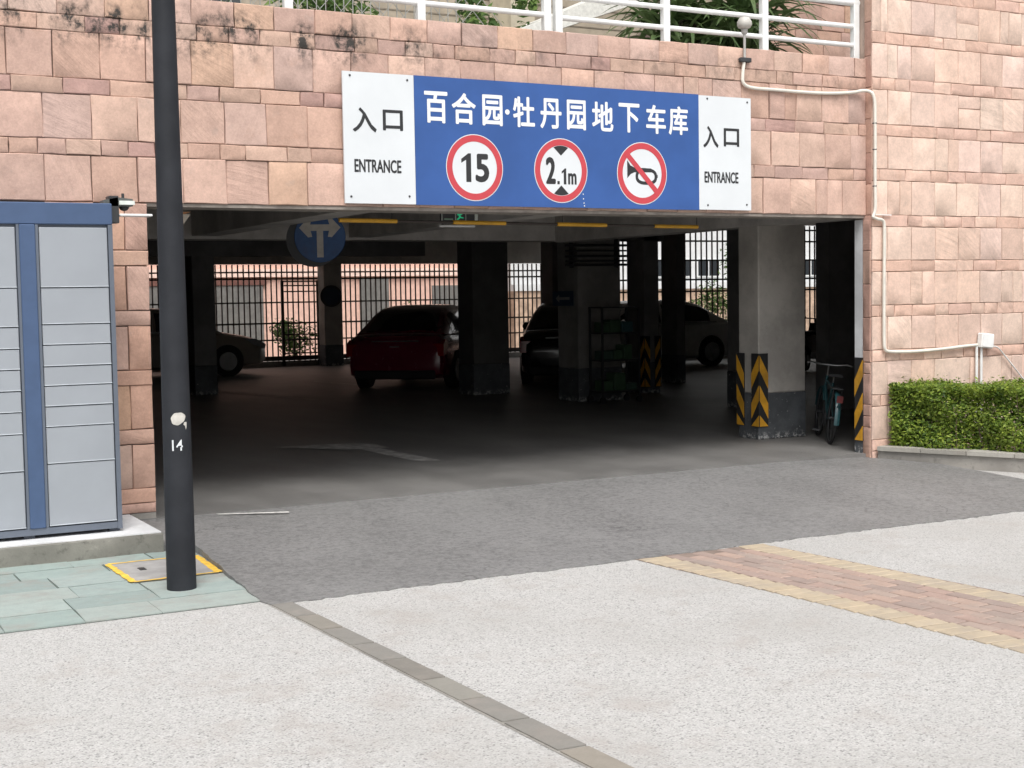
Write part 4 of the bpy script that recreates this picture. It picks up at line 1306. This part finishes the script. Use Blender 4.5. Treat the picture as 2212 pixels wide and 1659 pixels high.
# ------------------------------------------------------------------ lamp post
lp = thing("lamp_post", "charcoal painted lamp post with sticker and white number 14", "lamp post", (-.418, -2.222, G))
MB().tube([(0, 0, -.03), (0, 0, 0.3), (0, 0, 1.6), (0, 0, 3.2), (0, 0, 4.6)], [.086, .085, .078, .068, .060], 32).build("pole", POLE, lp, 50)
MB().lathe([(.060, 4.6), (.10, 4.64), (.16, 4.72), (.17, 5.0), (.12, 5.1), (.02, 5.16)], (0, 0, 0), 'Z', 20).build("lantern", M("opal_lantern", (.7, .7, .66), .4), lp, 40)
mort = MB()
mr = random.Random(9)
for k in range(26):
    a = mr.uniform(0, 6.28); rr_ = mr.uniform(.084, .112)
    mort.sphere((rr_ * math.cos(a), rr_ * math.sin(a), .006), mr.uniform(.003, .011), 7, 4, .5)
mort.build("mortar_crumbs", concrete_mat("grey_crumbs", (.45, .45, .43), .4), lp)
# face of the pole towards the viewer
vx, vy = (-2.57 + .418), (-10.281 + 2.222)
base_a = math.atan2(vy, vx)
def on_pole(u, zz, out):                    # u: metres round the pole to the right, z above base
    rad = np.interp(zz, [0, .3, 1.6, 3.2], [.086, .085, .078, .068]) + out
    a = base_a + u / rad
    return (rad * math.cos(a), rad * math.sin(a), zz)
sticker = MB()
c = []
for k in range(28):
    a = 2 * math.pi * k / 28
    wob = 1 + .05 * math.sin(3 * a + 1) + .03 * math.sin(7 * a)
    c.append((.010 + .043 * wob * math.cos(a), 1.022 + .036 * wob * math.sin(a) + .006 * math.cos(a)))
vs_ = []; fs_ = []
for fr_ in (.05, .35, .7, 1.0):
    vs_ += [on_pole(.010 + (u - .010) * fr_, 1.022 + (zz - 1.022) * fr_, .0025) for u, zz in c]
for q in range(3):
    fs_ += [(q * 28 + k, q * 28 + (k + 1) % 28, q * 28 + 28 + (k + 1) % 28, q * 28 + 28 + k) for k in range(28)]
fs_.append(tuple(range(28)))
sticker.add(vs_, fs_)
tail_ = [(.045, 1.0), (.062, 1.0), (.062, .972), (.056, .955), (.050, .978), (.040, .985)]
sticker.add([on_pole(u, zz, .0018) for u, zz in tail_], [tuple(range(6))])
sticker.build("sticker", M("grey_sticker", (.52, .50, .46), .7, var=.15, vs=30), lp, 60)
num = MB()
v14, f14 = text_geo("14", .012)
xs_ = [p[0] for p in v14]; ys_ = [p[1] for p in v14]
vv = [on_pole(-.030 + (p[0] - min(xs_)) / (max(xs_) - min(xs_)) * .062, .835 + (p[1] - min(ys_)) / (max(ys_) - min(ys_)) * .064, .0015) for p in v14]
num.add(vv, f14)
num.build("number", SWHITE, lp)

# manhole cover with yellow frame
mc = thing("manhole_cover", "concrete manhole cover edged in yellow paint at the pole foot", "manhole cover", (0, 0, G + .013))
cv = [(-.632, -1.24), (-.060, -1.25), (-.095, -1.885), (-.622, -1.905)]
MB().prism([(x, y_) for x, y_ in cv], 'Z', -.02, .003).build("slab", M("cover_grey", (.34, .33, .32), .8, var=.15, dirt=.3), mc)
fr = MB()
wr = random.Random(2)
for (a, b) in zip(cv, cv[1:] + cv[:1]):
    A_, B_ = Vector((*a, 0)), Vector((*b, 0))
    d = (B_ - A_).normalized(); n_ = Vector((-d.y, d.x, 0))
    m_ = 14
    wide = .044 if abs(d.y) > .5 else .026
    pts = [A_.lerp(B_, q / m_) for q in range(m_ + 1)]
    o1 = [p + n_ * (wide * .5 + wr.uniform(-.006, .006)) for p in pts]; o2 = [p - n_ * (wide * .5 + wr.uniform(-.006, .006)) for p in pts]
    zz = .0045 if abs(d.y) > .5 else .0055
    fr.add([(p.x, p.y, zz) for p in o1 + o2], [(q, q + 1, m_ + 2 + q, m_ + 1 + q) for q in range(m_)])
fr.build("yellow_frame", ROADY, mc)
MB().box(-.50, -.46, -1.56, -1.48, .003, .007).build("lifting_slot", DARKMET, mc)

# ------------------------------------------------------------------ conduit with lamp, box and pipes on the right
cd = thing("globe_lamp_conduit", "grey globe lamp on a stem clipped to the facade with a cream conduit", "lamp", (0, 0, 0))
MB().lathe([(.02, 3.99), (.055, 4.005), (.068, 4.03), (.066, 4.06), (.045, 4.095), (.01, 4.105)], (5.482, -.05, 0), 'Z', 18).build("globe", M("old_globe", (.50, .48, .44), .5, dirt=.3), cd, 50)
MB().lathe([(.022, 3.95), (.03, 3.965), (.03, 3.99)], (5.482, -.05, 0), 'Z', 12).tube([(5.482, -.05, 3.955), (5.482, -.05, 3.70)], .012, 8).build("stem", M("stem_grey", (.38, .37, .35), .5, dirt=.3), cd, 50)
MB().box(5.43, 5.55, -.07, -.024, 3.695, 3.735, .005).tube([(5.41, -.06, 3.72), (5.44, -.06, 3.70)], .012, 6).build("clamp", DARKMET, cd)
def smooth_path(pts, it=3):
    p = [Vector(q) for q in pts]
    for _ in range(it):
        n = [p[0]]
        for a, b in zip(p[:-1], p[1:]):
            n += [a.lerp(b, .25), a.lerp(b, .75)]
        n.append(p[-1]); p = n
    return p
MB().tube(smooth_path([(5.480, -.046, 3.71), (5.462, -.046, 3.60), (5.455, -.046, 3.50), (5.56, -.046, 3.465), (5.80, -.046, 3.468), (6.15, -.046, 3.462), (6.50, -.046, 3.468), (6.80, -.046, 3.495), (6.90, -.06, 3.52), (6.952, -.13, 3.50), (6.975, -.14, 3.42), (6.978, -.14, 3.35)]), .016, 8).tube(smooth_path([(6.978, -.14, 3.36), (6.981, -.14, 3.0), (6.978, -.14, 2.7), (6.984, -.14, 2.45), (6.980, -.14, 2.36), (6.95, -.14, 2.30)], 2), .016, 8).build("conduit", PVC, cd, 60)
for zz in (3.2, 2.95, 2.6):
    MB().tube([(6.955, -.13, zz), (6.98, -.158, zz), (7.005, -.13, zz)], .006, 5).build("clip", DARKMET, cd)
c2 = thing("wall_conduit", "cream conduit running down and across the right stone wall to a white box", "conduit", (0, 0, 0))
MB().tube(smooth_path([(6.95, -.142, 2.305), (7.00, -.142, 2.285), (7.07, -.142, 2.28), (7.098, -.142, 2.25), (7.098, -.142, 2.12), (7.092, -.142, 1.5), (7.094, -.142, 1.12), (7.098, -.142, 1.02), (7.15, -.142, .995), (7.5, -.142, .985), (7.9, -.142, 1.00), (8.2, -.142, 1.02), (8.36, -.142, 1.025)], 3), .016, 8).build("run", PVC, c2, 60)
for x in (8.352, 8.418):
    MB().tube([(x, -.142, 1.01), (x, -.142, .02)], .014, 8).build("drop_pipe", WHITE, c2, 60)
MB().tube(smooth_path([(8.55, -.145, 1.005), (8.64, -.145, 1.0), (8.70, -.145, .955), (9.05, -.145, .63), (9.3, -.145, .4)], 2), .008, 6).build("cable", WHITE, c2, 60)
MB().box(6.99, 7.2, -.135, -.122, 2.322, 2.330).build("bracket", WHITE, c2)
jb = thing("junction_box", "small white junction box on the right stone wall", "junction box", (8.465, -.119, 1.065))
jb.rotation_euler = (0, R(6), 0)
MB().box(-.085, .085, -.07, 0, -.075, .075, .008).build("housing", WHITE, jb)
MB().box(-.075, .075, -.078, -.0705, -.065, .065, .003).build("lid", WHITE, jb)

# ------------------------------------------------------------------ hedge in its raised bed
bed = thing("planter_bed", "raised grey concrete bed with coping stones right of the ramp", "planter")
A0 = Vector((7.02, -.135, 0)); dv = Vector((.60, -1.27, 0)).normalized(); nv = Vector((-dv.y, dv.x, 0))
if nv.x < 0:
    nv = -nv
edge = [A0 + dv * s for s in (0, .5, 1.0, 1.6, 2.4, 3.6)]
def off(p, a): return p + nv * a
rings = []
for p in edge:
    q = off(p, .16)
    rings.append([(p.x, p.y, -.16), (p.x, p.y, .035), (q.x, q.y, .035), (q.x, q.y, -.16)])
MB().loft(rings).build("bed_wall", KERB, bed)
s = 0.0
while s < 3.5:
    L = rnd.uniform(.36, .46)
    a, b = A0 + dv * (s + .004), A0 + dv * (s + L - .004)
    pts = [off(a, -.025), off(b, -.025), off(b, .19), off(a, .19)]
    top_z = .075 + rnd.uniform(-.004, .004)
    o = MB().prism([(p.x, p.y) for p in pts], 'Z', .0355, top_z).build("coping_stone", TINT, bed)
    o.color = (*lin(rnd.choice(["#a9a69e", "#b3b0a8", "#9f9c94"]), .9), 1)
    s += L
soil = [off(A0, .15), A0 + dv * 3.6 + nv * .15, Vector((12, -3.3, 0)), Vector((12, -.1, 0)), Vector((7.1, -.1, 0))]
MB().add([(p.x, p.y, .0) for p in soil], [(0, 1, 2, 3, 4)]).build("soil", M("soil", (.09, .065, .045), .95, var=.3, bump=.6), bed)

hd = thing("clipped_hedge", "clipped green hedge in the raised bed before the stone wall", "hedge")
hr = random.Random(12)
HL, HT = 3.2, .75
def h_at(s_, n_, z_):
    p = A0 + dv * s_ + nv * n_
    return (p.x, p.y, z_)
def hfn(q):
    while True:
        k = q.random()
        s_ = q.uniform(.08, HL)
        bul = .03 * math.sin(s_ * 5.1) + .025 * math.sin(s_ * 11 + 1)
        if k < .55:      # front face shell
            zz = q.uniform(.06, .69)
            d = abs(q.gauss(0, .10))
            thin = .5 + .5 * math.sin(s_ * 4.3 + 2 * math.sin(zz * 9)) 
            if zz < .40 and q.random() < .35 * thin:
                continue
            return h_at(s_, .10 - bul + d + .03 * math.sin(zz * 14 + s_ * 6), zz), (-nv.x, -nv.y, .2)
        elif k < .9:     # top
            n_ = q.uniform(.08, HT)
            return h_at(s_, n_, .645 + .02 * math.sin(s_ * 7) + .018 * math.sin(n_ * 15 + s_ * 9) + (abs(q.gauss(0, .022)) if q.random() < .93 else q.uniform(.02, .10)) - q.random() ** 2 * .09), (0, 0, 1)
        else:            # left end
            n_ = q.uniform(.1, HT)
            return h_at(.10 + abs(q.gauss(0, .05)), n_, q.uniform(.06, .67)), (-dv.x, -dv.y, 0)
hm = MB()
leaf_cloud(hm, hr, 42000, hfn, .012, .026)
def inner(q):
    return h_at(q.uniform(.2, HL), q.uniform(.17, HT - .05), q.uniform(.10, .62)), (0, 0, 1)
leaf_cloud(hm, hr, 9000, inner, .022, .04)
hm.build("foliage", HEDGE, hd)
tw = MB()
for _ in range(90):
    s_ = hr.uniform(.15, HL); n_ = hr.uniform(.16, .6)
    b = h_at(s_, n_, .0); t_ = h_at(s_ + hr.gauss(0, .09), n_ + hr.gauss(-.03, .07), hr.uniform(.4, .66))
    m_ = h_at(s_ + hr.gauss(0, .05), n_ + hr.gauss(0, .04), .28)
    tw.tube([b, m_, t_], [.008, .006, .002], 4)
tw.build("twigs", BARK, hd)

# ------------------------------------------------------------------ white railing on the parapet
rl = thing("terrace_railing", "white tubular railing along the top of the stone parapet", "railing", (0, .10, 0))
for x in (6.945, 5.826, 4.712, 3.594, 3.482, 2.30, 1.17, .05, -1.07, -2.2):
    MB().box(x - .035, x + .035, -.03, .03, 3.823, 4.88, .004).build("post", WHITE, rl)
for zz, (xa, xb) in [(3.985, (-2.2, 6.945)), (4.165, (-2.2, 6.945)), (4.39, (-2.2, 6.985)), (4.86, (-2.2, 6.985))]:
    MB().tube([(xa, 0, zz), (3.48, 0, zz)], .024 if zz < 4.3 else .032, 10).build("rail", WHITE, rl, 50)
    MB().tube([(3.6, 0, zz - .012), (xb, 0, zz - .012)], .024 if zz < 4.3 else .032, 10).build("rail", WHITE, rl, 50)

# ------------------------------------------------------------------ terrace behind the railing
struct("terrace_deck", MB().box(-6, 9.9, .305, 14, 3.51, 3.66), CEIL)
tile = M("beige_tile_wall", (.36, .31, .24), .7, var=.18, vs=3, dirt=.3)
tb = thing("terrace_building", "beige tiled building wall behind the white railing", "building", (0, 6, 3.66))
MB().box(-8, 12, 0, 1, 0, 7).build("wall", tile, tb)
for q in range(13):
    MB().box(-8, 12, -.008, -.001, .12 + q * .24, .135 + q * .24).build("tile_course", M("tile_joint", (.22, .19, .15), .8), tb)
MB().box(3.0, 4.75, -.02, -.0085, 0, 1.35).build("brown_door", M("brown_door", (.15, .12, .095), .6), tb)
MB().box(6.05, 6.40, -.6, -.03, 0, 7).build("pillar", M("pale_tile", (.52, .47, .36), .7, var=.15, vs=4), tb)
MB().box(-3, 2.7, -.04, -.0085, .3, 2.5).build("dark_window", glass_mat("terrace_glass", (.03, .035, .035)), tb)
st = thing("stair_flight", "white edged outside stair rising right behind the railing", "stair", (0, 3, 3.66))
MB().prism([(4.256, 0.54), (4.572, 0.66), (4.822, 0.67), (9.2, 2.223), (9.2, 2.695), (4.256, 0.56)], 'Y', -.05, 1.1).build("stringer", M("white_mosaic", (.66, .66, .62), .6, var=.12, vs=30), st)
tw_ = MB()
stw = thing("terrace_stone_wall", "dim pink stone wall under the stair behind the palm", "wall", (0, 3.2, 3.66))
MB().box(5.5, 9.9, .03, .3, 0, .72).build("backing_wall", MORTAR, stw)
MB().prism([(5.6, .722), (9.9, .722), (9.9, 3.2), (8.3, 3.2), (8.3, 1.30)], 'Y', .031, .3).build("backing_wall", MORTAR, stw)
clad(stw, 5.62, 9.88, .03, [(.0, .30), (.30, .62), (.62, .73)], HPAL, HTHIN, random.Random(8), STONE_R, w0=.36)
clad(stw, 8.3, 9.88, .03, [(.73, 1.05), (1.05, 1.17), (1.17, 1.5), (1.5, 1.62), (1.62, 1.95)], HPAL, HTHIN, random.Random(9), STONE_R, w0=.36)

pm = thing("palm_clump", "dark green strap leaved palm clump behind the railing", "palm", (6.05, 1.15, 3.55))
PALM = leaf_mat("palm_leaves", (.03, .065, .02), (.075, .13, .045), (.20, .26, .11), .25)
prr = random.Random(31)
def strap(seed):
    q = random.Random(seed)
    L = q.uniform(.6, .95); dr = q.uniform(.35, .95); wd = q.uniform(.022, .038)
    mb = MB(); vs_ = []; fs = []
    n = 8
    for k in range(n + 1):
        t = k / n
        x = L * t * (1 - .25 * t * dr); zz = L * (.55 * t - dr * t * t)
        w_ = wd * math.sin(math.pi * min(1, .15 + t * .85)) ** .7 + .001
        vs_ += [(x, -w_, zz + w_ * .35), (x, 0, zz), (x, w_, zz + w_ * .35)]
    for k in range(n):
        a = 3 * k
        fs += [(a, a + 1, a + 4, a + 3), (a + 1, a + 2, a + 5, a + 4)]
    return mb.add(vs_, fs).mesh("leaf", PALM)
straps = [strap(k) for k in range(9)]
crowns = [(-.55, -.1, .35), (0, 0, .55), (.45, .1, .4), (-.15, .2, .85), (.3, -.15, .75), (-.5, .15, .7), (.1, -.3, .35), (.65, .2, .7)]
for k in range(420):
    c = prr.choice(crowns)
    o = link("leaf", prr.choice(straps), pm, (c[0] + prr.gauss(0, .09), c[1] + prr.gauss(0, .09), c[2] + prr.uniform(-.12, .18)))
    o.rotation_euler = (prr.uniform(-.2, .2), prr.uniform(-.75, .25), prr.uniform(0, 6.28))
tr = MB()
for c in crowns:
    tr.tube([(c[0] * .5, c[1] * .5, 0), (c[0], c[1], c[2] + .1)], [.05, .035], 7)
tr.build("stem", BARK, pm)

mf = thing("mesh_fence", "grey wire mesh fence behind the parapet at upper left", "fence", (0, 1.3, 3.66))
MM = M("mesh_wire", (.30, .30, .28), .5)
for k in range(46):
    x = -.6 + k * .085
    MB().tube([(x, 0, 0), (x, 0, 1.3)], .005, 4).build("wire", MM, mf)
for k in range(38):
    x = -.6 + k * .1
    MB().tube([(x, .008, .25), (x + .9, .008, 1.25)] if k % 2 else [(x + .9, .012, .25), (x, .012, 1.25)], .004, 4).build("wire", MM, mf)
for zz in (.1, .7, 1.28):
    MB().tube([(-.6, -.01, zz), (3.25, -.01, zz)], .014, 6).build("rail", MM, mf)
for i, (x, y_, r_, h_, lab) in enumerate([(.9, 2.2, .7, 1.25, "dark shrub behind the mesh fence at far left"), (2.3, 2.3, .7, 1.1, "dark shrub behind the mesh fence near the second post"), (4.9, 3.6, .5, 1.5, "small shrub by the beige pillar on the terrace")]):
    n0 = len(bpy.data.objects)
    shrub(lab, x, y_, r_, h_, 1100, 60 + i)
    [o for o in COL.objects if o.get("label") == lab][0].location.z = 3.66
# light mass above: tall stone block continues over the right wall (out of frame)
